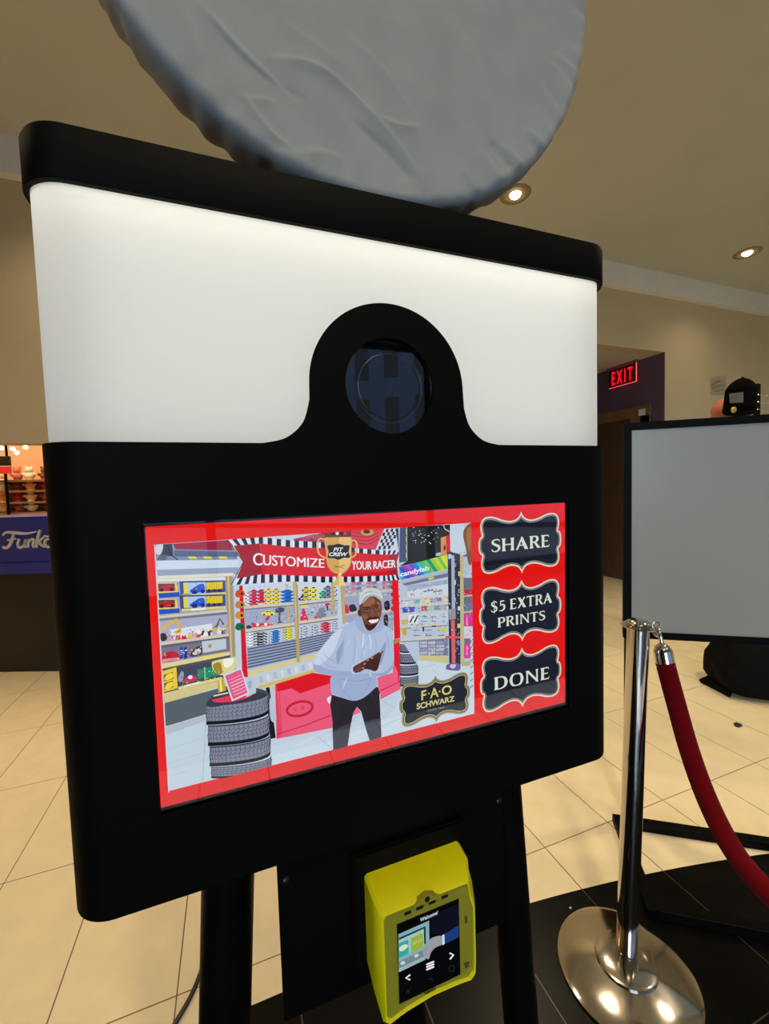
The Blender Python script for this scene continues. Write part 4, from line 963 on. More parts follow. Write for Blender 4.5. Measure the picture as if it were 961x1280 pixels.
# cuffs and hands
B(d2, [(405, 640), (420, 645), (424, 700), (412, 712), (400, 690)], (196, 208, 230)); B(d2, [(545, 690), (590, 660), (606, 640), (612, 690), (575, 700)], (186, 200, 226))
B(d2, [(412, 660), (440, 640), (490, 612), (520, 596), (550, 580), (600, 548), (628, 540), (624, 556), (590, 580), (560, 602), (520, 640), (490, 676), (450, 696), (416, 694)], (100, 56, 46))
B(d2, [(495, 640), (530, 606), (570, 588), (615, 560), (612, 590), (600, 640), (590, 672), (570, 688), (530, 676), (490, 668)], (72, 38, 32))
for p in (((470, 640), (520, 610), (575, 575)), ((478, 655), (525, 625), (560, 604))): L(d2, list(p), 0.7, (58, 30, 26), smooth=True)
for x, y in ((518, 608), (548, 592), (496, 634), (484, 664), (612, 548)): pc.ell(*d2(x, y), 1.5, 1.0, (206, 150, 130), rot=-0.6)
L(d2, [(420, 690), (460, 668), (500, 656)], 0.8, (136, 84, 66), smooth=True)

# --- red border over the edges of the picture
pc.poly([(181.9, 658.4), (704.9, 628.4), (704.8, 646), (587.4, 653.3), (193.8, 680.5)], (228, 26, 20))
pc.poly([(181.9, 658.4), (194, 680.5), (211, 988.8), (201.4, 1008.3)], (232, 24, 20), same=True)
pc.poly([(201.4, 1008.3), (211, 988.8), (592, 891.5), (704.7, 860), (704.6, 877)], (226, 40, 40), same=True)
pc.poly([(587.4, 653.3), (704.8, 646), (704.7, 862), (592, 891.5)], (230, 20, 16), same=True)
pc.poly([(193, 680.5), (194.4, 680.4), (211.6, 988.8), (210.6, 988.9)], (206, 214, 226)); 
pic = pc.build('picture', M_pic, screen, 'displayed photo of a person in a pale hoodie inside a toy shop, red border')

# --- ornamental plaques and buttons
def plaque_outline(ax, d, n=8):
    """ornamental outline with half sizes ax (metres), moved inwards by d"""
    seg1 = catmull([(0, 1.0, 0), (0.045, 0.86, 0), (0.13, 0.755, 0), (0.27, 0.715, 0), (0.44, 0.765, 0), (0.60, 0.855, 0), (0.76, 0.89, 0), (0.885, 0.83, 0), (0.945, 0.66, 0), (0.945, 0.48, 0), (0.915, 0.30, 0)], n)
    seg2 = catmull([(0.915, 0.30, 0), (0.968, 0.24, 0), (0.995, 0.12, 0), (1.0, 0, 0)], n)
    quarter = []
    for sg in (seg1, seg2):
        W_ = [Vector((p[0] * ax[0], p[1] * ax[1])) for p in sg]
        for i in range(len(W_)):
            t = W_[min(i + 1, len(W_) - 1)] - W_[max(i - 1, 0)]
            if sg is seg2 and i == len(W_) - 1: t = Vector((0, -1))
            nrm = Vector((t.y, -t.x)).normalized()
            q = W_[i] + nrm * d
            if q.x > 1e-5 and q.y > -1e-6: quarter.append((q.x, max(0.0, q.y)))
    a, b_ = quarter[0], quarter[1]
    sl = (a[1] - b_[1]) / max(1e-6, b_[0] - a[0])
    quarter = [(0.0, min(ax[1] - d, a[1] + sl * a[0]))] + quarter
    P = quarter + [(x, -y) for x, y in quarter[::-1][1:]]
    return P + [(-x, y) for x, y in P[::-1][1:-1]]

# stroke-built flared capitals (height 1); each glyph: width, list of polygons
def stem(x, w, y0=0.0, y1=1.0, fl=0.05, lean=0.0):
    h = w / 2; L_ = []; R2 = []
    for t in (0, 0.06, 0.16, 0.5, 0.84, 0.94, 1):
        e = fl * max(0, (abs(t - 0.5) - 0.34) / 0.16) ** 1.6; y = y0 + (y1 - y0) * t; c = x + lean * (t - 0.5)
        L_.append((c - h - e, y)); R2.append((c + h + e, y))
    return L_ + R2[::-1]
def bar(x0, x1, y, t, serif=0.0):
    P = [(x0, y), (x1, y), (x1 + 0.02, y + serif) if serif else (x1, y), (x1, y + t), (x0, y + t)]
    if serif > 0: P = [(x0, y), (x1 - 0.03, y), (x1 + 0.03, y + t + serif), (x1, y + t + serif), (x1 - 0.05, y + t), (x0, y + t)]
    elif serif < 0: P = [(x0, y), (x1 - 0.05, y), (x1, y + serif), (x1 + 0.03, y + serif), (x1 - 0.03, y + t), (x0, y + t)]
    else: P = [(x0, y), (x1, y), (x1, y + t), (x0, y + t)]
    return P
def rib(pts, ws, n=10):
    c = [tuple(v)[:2] for v in catmull([(p[0], p[1], 0) for p in pts], n)]; m_ = len(c); L_ = []; R2 = []
    for i, p in enumerate(c):
        a = c[max(i - 1, 0)]; b_ = c[min(i + 1, m_ - 1)]; dx, dy = b_[0] - a[0], b_[1] - a[1]; d = math.hypot(dx, dy) or 1
        t = i / (m_ - 1) * (len(ws) - 1); j = min(int(t), len(ws) - 2); w = ws[j] + (ws[j + 1] - ws[j]) * (t - j)
        L_.append((p[0] - dy / d * w / 2, p[1] + dx / d * w / 2)); R2.append((p[0] + dy / d * w / 2, p[1] - dx / d * w / 2))
    quads = [[L_[i], L_[i + 1], R2[i + 1], R2[i]] for i in range(m_ - 1)]
    return quads
TS = 0.175
GL = {}
GL['S'] = (0.60, rib([(0.54, 0.80), (0.48, 0.93), (0.32, 0.96), (0.14, 0.88), (0.12, 0.70), (0.28, 0.56), (0.46, 0.44), (0.52, 0.26), (0.42, 0.09), (0.24, 0.04), (0.10, 0.10), (0.05, 0.24)], [0.05, 0.08, 0.09, 0.11, 0.15, 0.18, 0.18, 0.15, 0.11, 0.09, 0.08, 0.05]))
GL['H'] = (0.86, [stem(0.15, TS), stem(0.71, TS), bar(0.2, 0.68, 0.46, 0.09)])
GL['A'] = (0.84, [[(0.02, 0), (0.15, 0), (0.44, 0.86), (0.40, 1.02)], [(0.36, 1.02), (0.46, 1.02), (0.84, 0), (0.60, 0), (0.56, 0.12), (0.36, 0.74)], bar(0.2, 0.62, 0.30, 0.085)])
GL['R'] = (0.74, [stem(0.16, TS)] + rib([(0.18, 0.95), (0.40, 0.955), (0.55, 0.86), (0.55, 0.62), (0.40, 0.51), (0.18, 0.50)], [0.09, 0.10, 0.16, 0.17, 0.10, 0.08]) + [[(0.30, 0.50), (0.46, 0.50), (0.78, 0.0), (0.56, 0.0)]])
GL['E'] = (0.64, [stem(0.16, TS), bar(0.16, 0.56, 0.905, 0.095, -0.10), bar(0.16, 0.50, 0.46, 0.085), bar(0.16, 0.58, 0.0, 0.095, 0.10)])
GL['D'] = (0.86, [stem(0.16, TS)] + rib([(0.16, 0.95), (0.42, 0.955), (0.66, 0.82), (0.74, 0.5), (0.66, 0.19), (0.42, 0.045), (0.16, 0.05)], [0.08, 0.09, 0.15, 0.19, 0.15, 0.09, 0.08]))
GL['O'] = (0.92, rib([(0.46, 0.97), (0.22, 0.88), (0.12, 0.5), (0.22, 0.12), (0.46, 0.03), (0.70, 0.12), (0.80, 0.5), (0.70, 0.88), (0.46, 0.97)], [0.08, 0.14, 0.18, 0.14, 0.08, 0.14, 0.18, 0.14, 0.08]))
GL['N'] = (0.90, [stem(0.14, 0.10), stem(0.76, 0.10), [(0.06, 1.0), (0.24, 1.0), (0.84, 0.06), (0.84, -0.02), (0.74, -0.02)]])
GL['X'] = (0.80, [[(0.02, 1.0), (0.28, 1.0), (0.80, 0.0), (0.54, 0.0)], [(0.60, 1.0), (0.74, 1.0), (0.18, 0.0), (0.02, 0.0)]])
GL['T'] = (0.72, [stem(0.36, TS), bar(0.36, 0.70, 0.905, 0.095, -0.10), [(0.36, 0.905), (0.36, 1.0), (0.03, 1.0), (-0.01, 0.805), (0.02, 0.805), (0.07, 0.905)]])
GL['P'] = (0.66, [stem(0.16, TS)] + rib([(0.18, 0.95), (0.40, 0.955), (0.56, 0.86), (0.56, 0.60), (0.40, 0.47), (0.18, 0.46)], [0.09, 0.10, 0.16, 0.17, 0.10, 0.08]))
GL['I'] = (0.34, [stem(0.17, TS)])
GL['5'] = (0.60, [bar(0.16, 0.52, 0.87, 0.12), [(0.14, 0.5), (0.22, 0.5), (0.25, 0.95), (0.16, 0.95)]] + rib([(0.16, 0.52), (0.34, 0.60), (0.50, 0.48), (0.50, 0.22), (0.34, 0.05), (0.06, 0.06)], [0.08, 0.12, 0.16, 0.17, 0.12, 0.07]))
GL['$'] = (0.62, GL['S'][1] + [[(0.285, -0.10), (0.345, -0.10), (0.345, 1.10), (0.285, 1.10)]])
GL[' '] = (0.28, [])
def flare_text(pcx, s, BLw, BRw, h, col):
    """BLw, BRw: baseline ends (x,z) on the screen plane, h: letter height"""
    tot = sum(GL[c][0] for c in s) + 0.06 * (len(s) - 1); sx = (BRw[0] - BLw[0]) / tot; x = 0
    for c in s:
        w, polys = GL[c]
        for k, P in enumerate(polys):
            V = []
            for a, b_ in P:
                fx = (x + a) * sx; V.append(Vector((BLw[0] + fx, YP, BLw[1] + (BRw[1] - BLw[1]) * fx / (BRw[0] - BLw[0]) + b_ * h)))
            pcx.raw(V, [tuple(range(len(V)))], col, same=True)
        x += w + 0.06
def plaque(name, left, right, top, bottom, edge, fill, lines, label, line2):
    L3, R3, T3, B3 = [s2w(*p) for p in (left, right, top, bottom)]
    cx, cz = (L3.x + R3.x) / 2, (T3.z + B3.z) / 2; ax = ((R3.x - L3.x) / 2, (T3.z - B3.z) / 2)
    px = Pic(s2w, NY, 1.2e-5, 0.0030)
    for d, col in ((0, edge), (0.0026, fill), (0.0036, line2), (0.0048, fill)):
        q = plaque_outline(ax, d)
        px.raw([Vector((cx + a, YP, cz + b_)) for a, b_ in q], [tuple(range(len(q)))], col)
    px.k += 1
    lines(px)
    return px.build(name, M_pic, screen, label)
def W2(p): v = s2w(*p); return (v.x, v.z)
CREAM = (226, 220, 196); NAVY = (27, 29, 42); TXT = (216, 226, 208)
def share(px):
    a, b_, t_ = W2((612.3, 690.3)), W2((685.6, 683.0)), W2((612.7, 674.2)); flare_text(px, 'SHARE', a, b_, t_[1] - a[1], TXT)
def extra(px):
    a, b_, t_ = W2((611.9, 765.4)), W2((688.2, 752.6)), W2((611.9, 752)); flare_text(px, '$5 EXTRA', a, b_, t_[1] - a[1], TXT)
    a, b_, t_ = W2((620.3, 784)), W2((679.8, 774)), W2((620.5, 771.8)); flare_text(px, 'PRINTS', a, b_, t_[1] - a[1], TXT)
def done(px):
    a, b_, t_ = W2((615.6, 862)), W2((685.6, 847.2)), W2((616, 846)); flare_text(px, 'DONE', a, b_, t_[1] - a[1], TXT)
GREY = (150, 152, 156)
plaque('share_button', (596.5, 680.8), (699.6, 673.7), (649.5, 639), (650, 716.5), CREAM, NAVY, share, 'navy plaque button reading SHARE', GREY)
plaque('prints_button', (597.5, 770), (699.6, 752.8), (650, 724), (650.5, 801), CREAM, NAVY, extra, 'navy plaque button reading $5 EXTRA PRINTS', GREY)
plaque('done_button', (598.5, 855.4), (699.6, 834), (651, 808.3), (651.3, 883), CREAM, NAVY, done, 'navy plaque button reading DONE', GREY)
def badge(px):
    g = (222, 206, 110)
    px.text('F', d5(310, 388), d5(362, 380), d5(310, 285), d5(362, 270), g, 0.02, same=True)
    px.text('A', d5(404, 366), d5(498, 346), d5(404, 258), d5(498, 240), g, 0.015, same=True); px.text('O', d5(532, 334), d5(640, 318), d5(532, 232), d5(640, 214), g, 0.02, same=True)
    for x, y in ((392, 312), (508, 290)): px.ell(*d5(x, y), 1.0, 1.0, g, same=True)
    px.text('SCHWARZ', d5(258, 488), d5(672, 395), d5(258, 420), d5(672, 336), (214, 206, 140), 0.03, same=True)
    px.text('SINCE 1862', d5(380, 510), d5(560, 470), d5(380, 490), d5(560, 452), (170, 172, 160), 0.0, same=True)
    px.line([d5(345, 508), d5(365, 504)], 0.3, (130, 132, 130), same=True); px.line([d5(575, 462), d5(595, 458)], 0.3, (130, 132, 130), same=True)
plaque('shop_badge', d5(70, 455), d5(840, 280), d5(465, 112), d5(475, 627), (150, 142, 110), (36, 40, 48), badge, 'dark plaque with gold shop name', (206, 196, 130))
bm = bmesh.new(); box(bm, SX0 - 0.002, SX1 + 0.002, YS - 0.0012, YS - 0.0002, SZ0 - 0.002, SZ1 + 0.002); obj('screen_glass', bm, M_glass, screen)

# ---- stand: panel, legs, screws
PY = 0.556
bm = bmesh.new(); box(bm, 0.033, 0.395, PY, PY + 0.012, 0.640, Z0 + 0.02)
bmesh.ops.bevel(bm, geom=bm.edges[:], offset=0.002, segments=2, affect='EDGES')
obj('stand_panel', bm, M_bstand, kiosk)
bm = bmesh.new(); box(bm, 0.133, 0.318, PY - 0.010, PY + 0.001, 0.662, 0.852); bmesh.ops.bevel(bm, geom=bm.edges[:], offset=0.003, segments=2, affect='EDGES')
obj('terminal_mount', bm, M_bstand, kiosk)
for (x, z) in ((0.043, 0.845), (0.385, 0.855)):
    bm = bmesh.new(); lathe(bm, [(0, 0.004), (0.004, 0.0035), (0.0055, 0.0)], 16, Matrix.Translation((x, PY, z)) @ YM); obj('screw', bm, M_blackpl, kiosk, True)
def leg(x_top, x_bot, y_top, y_bot, r=0.037):
    bm = bmesh.new(); tube(bm, [(x_top, y_top, Z0 + 0.002), (x_bot, y_bot, 0.02)], r, 28); o = obj('leg', bm, M_bstand, kiosk, 'auto')
    bm = bmesh.new(); lathe(bm, [(0, 0.0), (r + 0.012, 0.0), (r + 0.012, 0.02), (r, 0.03), (0, 0.03)], 28, Matrix.Translation((x_bot, y_bot, 0))); obj('foot', bm, M_blackpl, o, 'auto')
LY = 0.628
leg(-0.026, -0.085, LY, LY, 0.0365); leg(0.44, 0.50, LY, LY, 0.033); leg(0.235, 0.30, 0.70, 0.70, 0.03)

# ------------------------------------------------------------------ covered round light on top
RD, DCX, DCZ, DY = 0.372, 0.205, 2.133, 0.548
disc = thing('covered_light', 'round studio light in a wrinkled grey fabric cover on top of the kiosk', 'light cover', (DCX, DY + 0.05, Z3))
def dpt(u, v):
    p = onY(u, v, DY); return (p.x - DCX, p.z - DCZ)
ridges = []
for pts, w, a in ((((245, 0), (300, 60), (372, 128)), 0.008, 0.0045), (((330, 72), (400, 85), (470, 150), (528, 222)), 0.007, 0.0060), (((262, 30), (330, 95), (385, 125)), 0.012, -0.004), (((440, 150), (490, 195), (515, 228)), 0.012, -0.0045),
                  (((305, 120), (335, 160), (360, 180)), 0.006, 0.0045), (((300, 122), (345, 125)), 0.005, 0.004), (((470, 146), (500, 158), (524, 158)), 0.006, 0.0045), (((430, 40), (480, 90), (520, 150)), 0.009, 0.0025), (((232, 10), (250, 70), (262, 120)), 0.010, 0.0025),
                  (((680, 70), (712, 110), (722, 130)), 0.007, 0.0045), (((690, 66), (726, 96)), 0.006, 0.0045), (((676, 90), (700, 130), (706, 150)), 0.009, -0.004), (((600, 185), (620, 215), (632, 230)), 0.009, 0.0055), (((625, 178), (650, 205), (668, 214)), 0.009, 0.0055), (((655, 160), (680, 182), (694, 190)), 0.009, 0.005), (((575, 205), (590, 228), (600, 240)), 0.007, 0.004), (((612, 175), (640, 212)), 0.009, -0.0045), (((345, 20), (400, 60), (440, 90)), 0.010, 0.002), (((560, 20), (600, 90), (610, 150)), 0.014, 0.002), (((355, 195), (400, 190), (430, 200)), 0.008, 0.003)):
    q = [dpt(*p) for p in pts]; ridges.append(([tuple(v)[:2] for v in catmull([(a_[0], a_[1], 0) for a_ in q], 6)], w, a))
import numpy as np
def wrinkles(X, Z):
    H = np.zeros_like(X)
    for P, w, a in ridges:
        best = np.full(X.shape, 9.0); tt = np.zeros_like(X); sd = np.zeros_like(X); m_ = len(P) - 1
        for i in range(m_):
            ax_, az = P[i]; dx, dz = P[i + 1][0] - ax_, P[i + 1][1] - az; l2 = dx * dx + dz * dz
            t = np.clip(((X - ax_) * dx + (Z - az) * dz) / l2, 0, 1); ex, ez = X - ax_ - dx * t, Z - az - dz * t
            d = np.hypot(ex, ez); k = d < best
            best = np.where(k, d, best); tt = np.where(k, (i + t) / m_, tt); sd = np.where(k, np.sign(dx * ez - dz * ex), sd)
        ww = np.where(sd > 0, w * 0.45, w * 1.5)            # one flank of a crease is steeper
        H += 0.75 * a * np.exp(-(best / ww) ** 1.25) * np.minimum(1, np.minimum(4 * tt + 0.1, 4 * (1 - tt) + 0.1))
    return H
from mathutils import noise as mn
bm = bmesh.new(); NR, NA = 150, 480
def rimfold(a):
    return 0.55 * math.sin(46 * a + 2.0 * math.sin(5 * a)) + 0.45 * math.sin(71 * a + 1.3 * math.sin(7 * a))
prof = [(RD * math.sqrt(k / NR) if k < NR * 0.3 else RD * (k / NR) ** 0.75, 0.0) for k in range(1, NR + 1)]
rmax = RD - 0.012
rings = []
cv = bm.verts.new((DCX, DY, DCZ))
radii = [rmax * (k / NR) for k in range(1, NR + 1)]
RR, AA = np.meshgrid(np.array(radii), 2 * np.pi * np.arange(NA) / NA, indexing='ij')
WH = wrinkles(RR * np.cos(AA), RR * np.sin(AA))
edge = [(rmax + 0.005, 0.0015), (rmax + 0.009, 0.005), (rmax + 0.0115, 0.010), (RD, 0.018), (RD, 0.03), (RD - 0.002, 0.045), (RD - 0.006, 0.06), (RD - 0.014, 0.072), (RD - 0.03, 0.08), (RD - 0.06, 0.084)]
for ir, r in enumerate(radii):
    ring = []
    for k in range(NA):
        a = 2 * math.pi * k / NA; x, z = r * math.cos(a), r * math.sin(a)
        fade = 1.0
        h = float(WH[ir, k])
        h += 0.0022 * mn.noise(Vector((x * 7, z * 7, 1.3))) + 0.0012 * mn.noise(Vector((x * 18 + z * 12, z * 16 - x * 9, 4.0)))
        e = max(0, (r / rmax - 0.86) / 0.14)
        h += 0.0022 * e * e * rimfold(a)
        ring.append(bm.verts.new((DCX + x, DY - h, DCZ + z)))
    rings.append(ring)
for r, y in edge:
    ring = []
    for k in range(NA):
        a = 2 * math.pi * k / NA; s_ = min(1, y / 0.03)
        rr_ = r + 0.0035 * s_ * rimfold(a)
        ring.append(bm.verts.new((DCX + rr_ * math.cos(a), DY + y - 0.002 * (1 - s_) * rimfold(a), DCZ + rr_ * math.sin(a))))
    rings.append(ring)
for k in range(NA): bm.faces.new((cv, rings[0][k], rings[0][(k + 1) % NA]))
for a, b_ in zip(rings, rings[1:]):
    for k in range(NA): bm.faces.new((a[k], a[(k + 1) % NA], b_[(k + 1) % NA], b_[k]))
obj('fabric_cover', bm, M_fabric, disc, True)
bm = bmesh.new(); lathe(bm, [(0, -0.07), (RD - 0.05, -0.07), (RD - 0.05, -0.10), (0.09, -0.16), (0, -0.16)], 64, Matrix.Translation((DCX, DY, DCZ)) @ YM); obj('lamp_housing', bm, M_blackpl, disc, 'auto')
bm = bmesh.new(); tube(bm, [(DCX, DY + 0.105, DCZ - 0.05), (DCX, DY + 0.105, Z3)], 0.018, 20); obj('support_post', bm, M_bstand, disc, 'auto')
# ------------------------------------------------------------------ payment terminal
TYB, TYF = PY - 0.010, 0.484
term = thing('payment_terminal', 'yellow card payment terminal with small touch screen under the kiosk', 'payment terminal', (0.22, TYB, 0.66))
tp = lambda u, v: onY(u, v, TYF)
HL, HR = tp(476, 1145), tp(588, 1102)
BLt, BRt = tp(478, 1288), tp(594.5, 1227)
xl, xr = HL.x, tp(588, 1102).x
zt_, zb_ = (HL.z + HR.z) / 2, (BLt.z + BRt.z) / 2
xr2 = tp(595, 1140).x
# front outline (x, z) and the wider back outline, joined by side walls
def ring_at(y, x0, x1, x2, z0, z1, bulge):
    P = [(x0, z0 + 0.006), (x0, z1 - 0.004), (x0 + 0.004, z1)]
    P += [((x0 + x1) / 2, z1), (x1 - 0.004, z1), (x1, z1 - 0.004), (x1 + 0.001, z1 - 0.02), (x2, z1 - 0.040), (x2, z0 + 0.03), (x2 - 0.001, z0 + 0.012), (x2 - 0.008, z0 + 0.005)]
    P += [(x2 - 0.03, z0 + 0.006 + bulge * 0.3), ((x0 + x2) / 2, z0 + 0.004 + bulge), (x0 + 0.03, z0 + 0.004 + bulge * 0.3), (x0 + 0.006, z0)]
    return [Vector((p[0], y, p[1])) for p in P]
bT, bTR = onY(455, 1094, TYB), onY(576, 1048, TYB)
rings3 = [ring_at(TYB, bT.x, bTR.x - 0.004, bTR.x, zb_ + 0.02, (bT.z + bTR.z) / 2, 0.0), ring_at(TYB - 0.03, bT.x, bTR.x - 0.006, bTR.x + 0.0, zb_ + 0.01, (bT.z + bTR.z) / 2, 0.003),
          ring_at(TYF + 0.003, xl - 0.0005, xr, xr2, zb_, zt_, 0.006), ring_at(TYF, xl + 0.002, xr - 0.0015, xr2 - 0.002, zb_ + 0.002, zt_ - 0.001, 0.006),
          ring_at(TYF + 0.0005, xl + 0.004, xr - 0.003, xr2 - 0.004, zb_ + 0.0045, zt_ - 0.003, 0.006), ring_at(TYF + 0.003, xl + 0.0045, xr - 0.0035, xr2 - 0.0045, zb_ + 0.005, zt_ - 0.0035, 0.006)]
bm = bmesh.new(); RV = [[bm.verts.new(p) for p in r_] for r_ in rings3]
for a, b_ in zip(RV, RV[1:]):
    for i in range(len(a)): bm.faces.new((a[i], a[(i + 1) % len(a)], b_[(i + 1) % len(a)], b_[i]))
bm.faces.new(RV[0])
obj('housing', bm, M_yellow, term, 'auto')
TF = TYF + 0.003
M_olive = mat('olive_bezel', (138, 134, 36), 0.35, var=0.03, scale=40)
bm = bmesh.new(); prism(bm, [(p.x, p.z) for p in rings3[-1]], lambda p, k: (p[0], TF if k == 0 else TF + 0.002, p[1])); obj('front_bezel', bm, M_olive, term, label='darker olive front bezel')
# display glass
c3 = lambda x, y: (420 + x / 4.368, 1020 + y / 4.369)
t2w = lambda u, v: onY(u, v, TF)
cs = [t2w(*p) for p in (c3(335, 592), c3(670, 446), c3(674, 857), c3(340, 1028))]
dx0, dx1 = (cs[0].x + cs[3].x) / 2, (cs[1].x + cs[2].x) / 2; dz1, dz0 = (cs[0].z + cs[1].z) / 2, (cs[2].z + cs[3].z) / 2
bm = bmesh.new(); box(bm, dx0, dx1, TF - 0.0012, TF + 0.001, dz0, dz1)
disp = obj('display', bm, mat('display_glass', (6, 6, 9), 0.06, var=0.1), term, label='small lit display with arrows and an illustration')
tpz = Pic(t2w, NY, 1e-5, 0.0014)
q3 = lambda pts, col, **k: tpz.poly([c3(*p) for p in pts], col, **k)
q3([(345, 612), (665, 470), (668, 850), (345, 1010)], (8, 8, 12))
q3([(510, 545), (666, 470), (668, 585), (590, 640), (512, 640)], (16, 15, 32))
q3([(338, 640), (505, 566), (508, 760), (340, 845)], (126, 170, 176)); q3([(340, 660), (486, 596), (488, 690), (340, 760)], (34, 50, 60)); q3([(340, 672), (476, 610), (478, 700), (340, 775)], (150, 196, 190))
q3([(340, 690), (392, 668), (394, 745), (340, 772)], (60, 160, 154)); tpz.blob([c3(*p) for p in ((344, 712), (372, 695), (392, 702), (370, 726), (346, 732))], (206, 222, 206)); q3([(406, 662), (470, 632), (474, 706), (408, 742)], (150, 172, 60))
for k in range(4): tpz.line([c3(418 + 13 * k, 700 - 6 * k), c3(424 + 13 * k, 680 - 6 * k)], 0.8, (206, 214, 150))
q3([(340, 790), (480, 722), (482, 758), (342, 826)], (112, 134, 142)); q3([(340, 826), (482, 760), (484, 778), (342, 846)], (150, 176, 182)); tpz.ell(*c3(362, 796), 3.2, 2.2, (196, 206, 206), rot=-0.4); tpz.ell(*c3(436, 756), 3.0, 2.0, (196, 206, 206), rot=-0.4)
tpz.blob([c3(*p) for p in ((470, 740), (480, 705), (520, 660), (575, 650), (582, 690), (540, 712), (515, 740), (505, 772), (488, 770))], (150, 152, 160))
q3([(576, 645), (588, 640), (590, 692), (578, 700)], (200, 222, 232)); q3([(588, 640), (666, 590), (667, 655), (592, 692)], (26, 58, 120))
tpz.text('Welcome!', c3(456, 574), c3(552, 530), c3(456, 552), c3(552, 510), (186, 206, 210), 0.03)
for k in range(3): tpz.line([c3(490, 805 + 14 * k), c3(532, 788 + 14 * k)], 2.0, (240, 240, 240), same=k > 0)
tpz.line([c3(402, 860), c3(378, 878), c3(402, 888)], 2.0, (240, 240, 240)); tpz.line([c3(616, 742), c3(638, 752), c3(618, 776)], 2.0, (240, 240, 240))
tpz.line([c3(378, 940), c3(402, 962)], 0.7, (40, 40, 44)); tpz.line([c3(402, 936), c3(378, 964)], 0.7, (40, 40, 44)); tpz.line([c3(500, 886), c3(524, 880), c3(520, 896)], 0.7, (44, 44, 48))
ringp = [c3(628 + 15 * math.cos(t_), 826 + 17 * math.sin(t_)) for t_ in [2 * math.pi * k / 20 for k in range(21)]]; tpz.line(ringp, 0.6, (44, 44, 48))
tpz.build('display_picture', M_pic, disp)
for (x0, y0) in ((390, 527), (456, 499), (524, 468), (592, 438)):
    c_ = t2w(*c3(x0, y0)); bm = bmesh.new(); box(bm, c_.x - 0.0048, c_.x + 0.0048, TF - 0.0012, TF + 0.001, c_.z - 0.0016, c_.z + 0.0016); obj('light_slot', bm, M_blackpl, term)
c_ = t2w(*c3(491, 447)); bm = bmesh.new(); lathe(bm, [(0, 0.0045), (0.0034, 0.0045), (0.004, 0.0)], 20, Matrix.Translation((c_.x, TF, zt_ - 0.0005)) @ YM); obj('camera_dot', bm, M_blackpl, term, 'auto')
bx = t2w(*c3(491, 447)).x
hump = [(bx - 0.020, zt_ - 0.006)] + [tuple(v)[:2] for v in catmull([(bx - 0.020, zt_ - 0.0015, 0), (bx - 0.010, zt_ + 0.001, 0), (bx, zt_ + 0.0045, 0), (bx + 0.010, zt_ + 0.001, 0), (bx + 0.020, zt_ - 0.0015, 0)], 6)] + [(bx + 0.020, zt_ - 0.006)]
prism_y0 = TYF - 0.0006
bm = bmesh.new(); prism(bm, hump, lambda p, k: (p[0], prism_y0 if k == 0 else TYF + 0.007, p[1]))
obj('brow', bm, M_olive, term)
def word_on(name, s, BL, BR, TL, TR, m, parent, w2p, th=0.0006, bold=0.0):
    vs, fs = text_mesh(s, bold); bm = bmesh.new(); V = []
    for a, b_ in vs:
        x = (BL[0] * (1 - a) + BR[0] * a) * (1 - b_) + (TL[0] * (1 - a) + TR[0] * a) * b_; y = (BL[1] * (1 - a) + BR[1] * a) * (1 - b_) + (TL[1] * (1 - a) + TR[1] * a) * b_
        V.append(bm.verts.new(w2p(x, y)))
    for f in fs: bm.faces.new([V[i] for i in f])
    return obj(name, bm, m, parent)
word_on('lettering', 'nayax', c3(480, 985), c3(545, 955), c3(480, 965), c3(545, 934), M_blackpl, term, lambda u, v: onY(u, v, TF - 0.0006), bold=0.03)
for pts in (((702, 548), (716, 544), (716, 582), (704, 590)), ((698, 806), (728, 796), (722, 826), (706, 834))):
    bm = bmesh.new(); prism(bm, [c3(*p) for p in pts], lambda p, k: onY(p[0], p[1], TF - 0.001 if k == 0 else TF + 0.001)); obj('card_symbol', bm, mat('dull_print', (70, 68, 20), 0.6, var=0.1), term)

# ------------------------------------------------------------------ stanchion and rope
S0 = Vector((0.970, 0.807, 0))
stan = thing('stanchion', 'chrome rope stanchion post with round domed base on the black floor', 'stanchion', S0)
top_at = onPlane(798, 779, Vector((S0.x, S0.y, 0)), Vector((0.3425, 0.9379, 0)).normalized())
tilt = Vector((top_at.x - S0.x, top_at.y - S0.y, top_at.z - 0.0)).normalized()
TZ = top_at.z
bm = bmesh.new(); lathe(bm, [(0, 0.0), (0.172, 0.0), (0.176, 0.003), (0.176, 0.008), (0.165, 0.014), (0.13, 0.024), (0.095, 0.031), (0.078, 0.034), (0.076, 0.040), (0.070, 0.042), (0.03, 0.044), (0, 0.044)], 96, Matrix.Translation(S0)); obj('base', bm, M_chrome2, stan, 'auto')
P0 = S0 + tilt * 0.040; P1 = S0 + tilt * (TZ - 0.01)
bm = bmesh.new(); tube(bm, [P0, P0 + tilt * 0.05, P1 - tilt * 0.02, P1], 0.0265, 40); obj('pole', bm, M_chrome, stan, 'auto')
bm = bmesh.new(); tube(bm, [P0 + tilt * 0.002, P0 + tilt * 0.03], 0.0285, 40); obj('pole_sleeve', bm, M_chrome, stan, 'auto')
x_, y_ = frame_from(tilt)
TM = Matrix((x_, y_, tilt)).transposed().to_4x4(); TM.translation = S0 + tilt * TZ
bm = bmesh.new(); lathe(bm, [(0, 0.010), (0.022, 0.009), (0.0285, 0.004), (0.0285, -0.010), (0.027, -0.012)], 40, TM); obj('top_cap', bm, M_chrome, stan, 'auto')
bm = bmesh.new(); lathe(bm, [(0.027, -0.006), (0.040, -0.0045), (0.043, -0.007), (0.040, -0.0095), (0.027, -0.010)], 48, TM); ring = obj('collar_ring', bm, M_chrome, stan, 'auto')
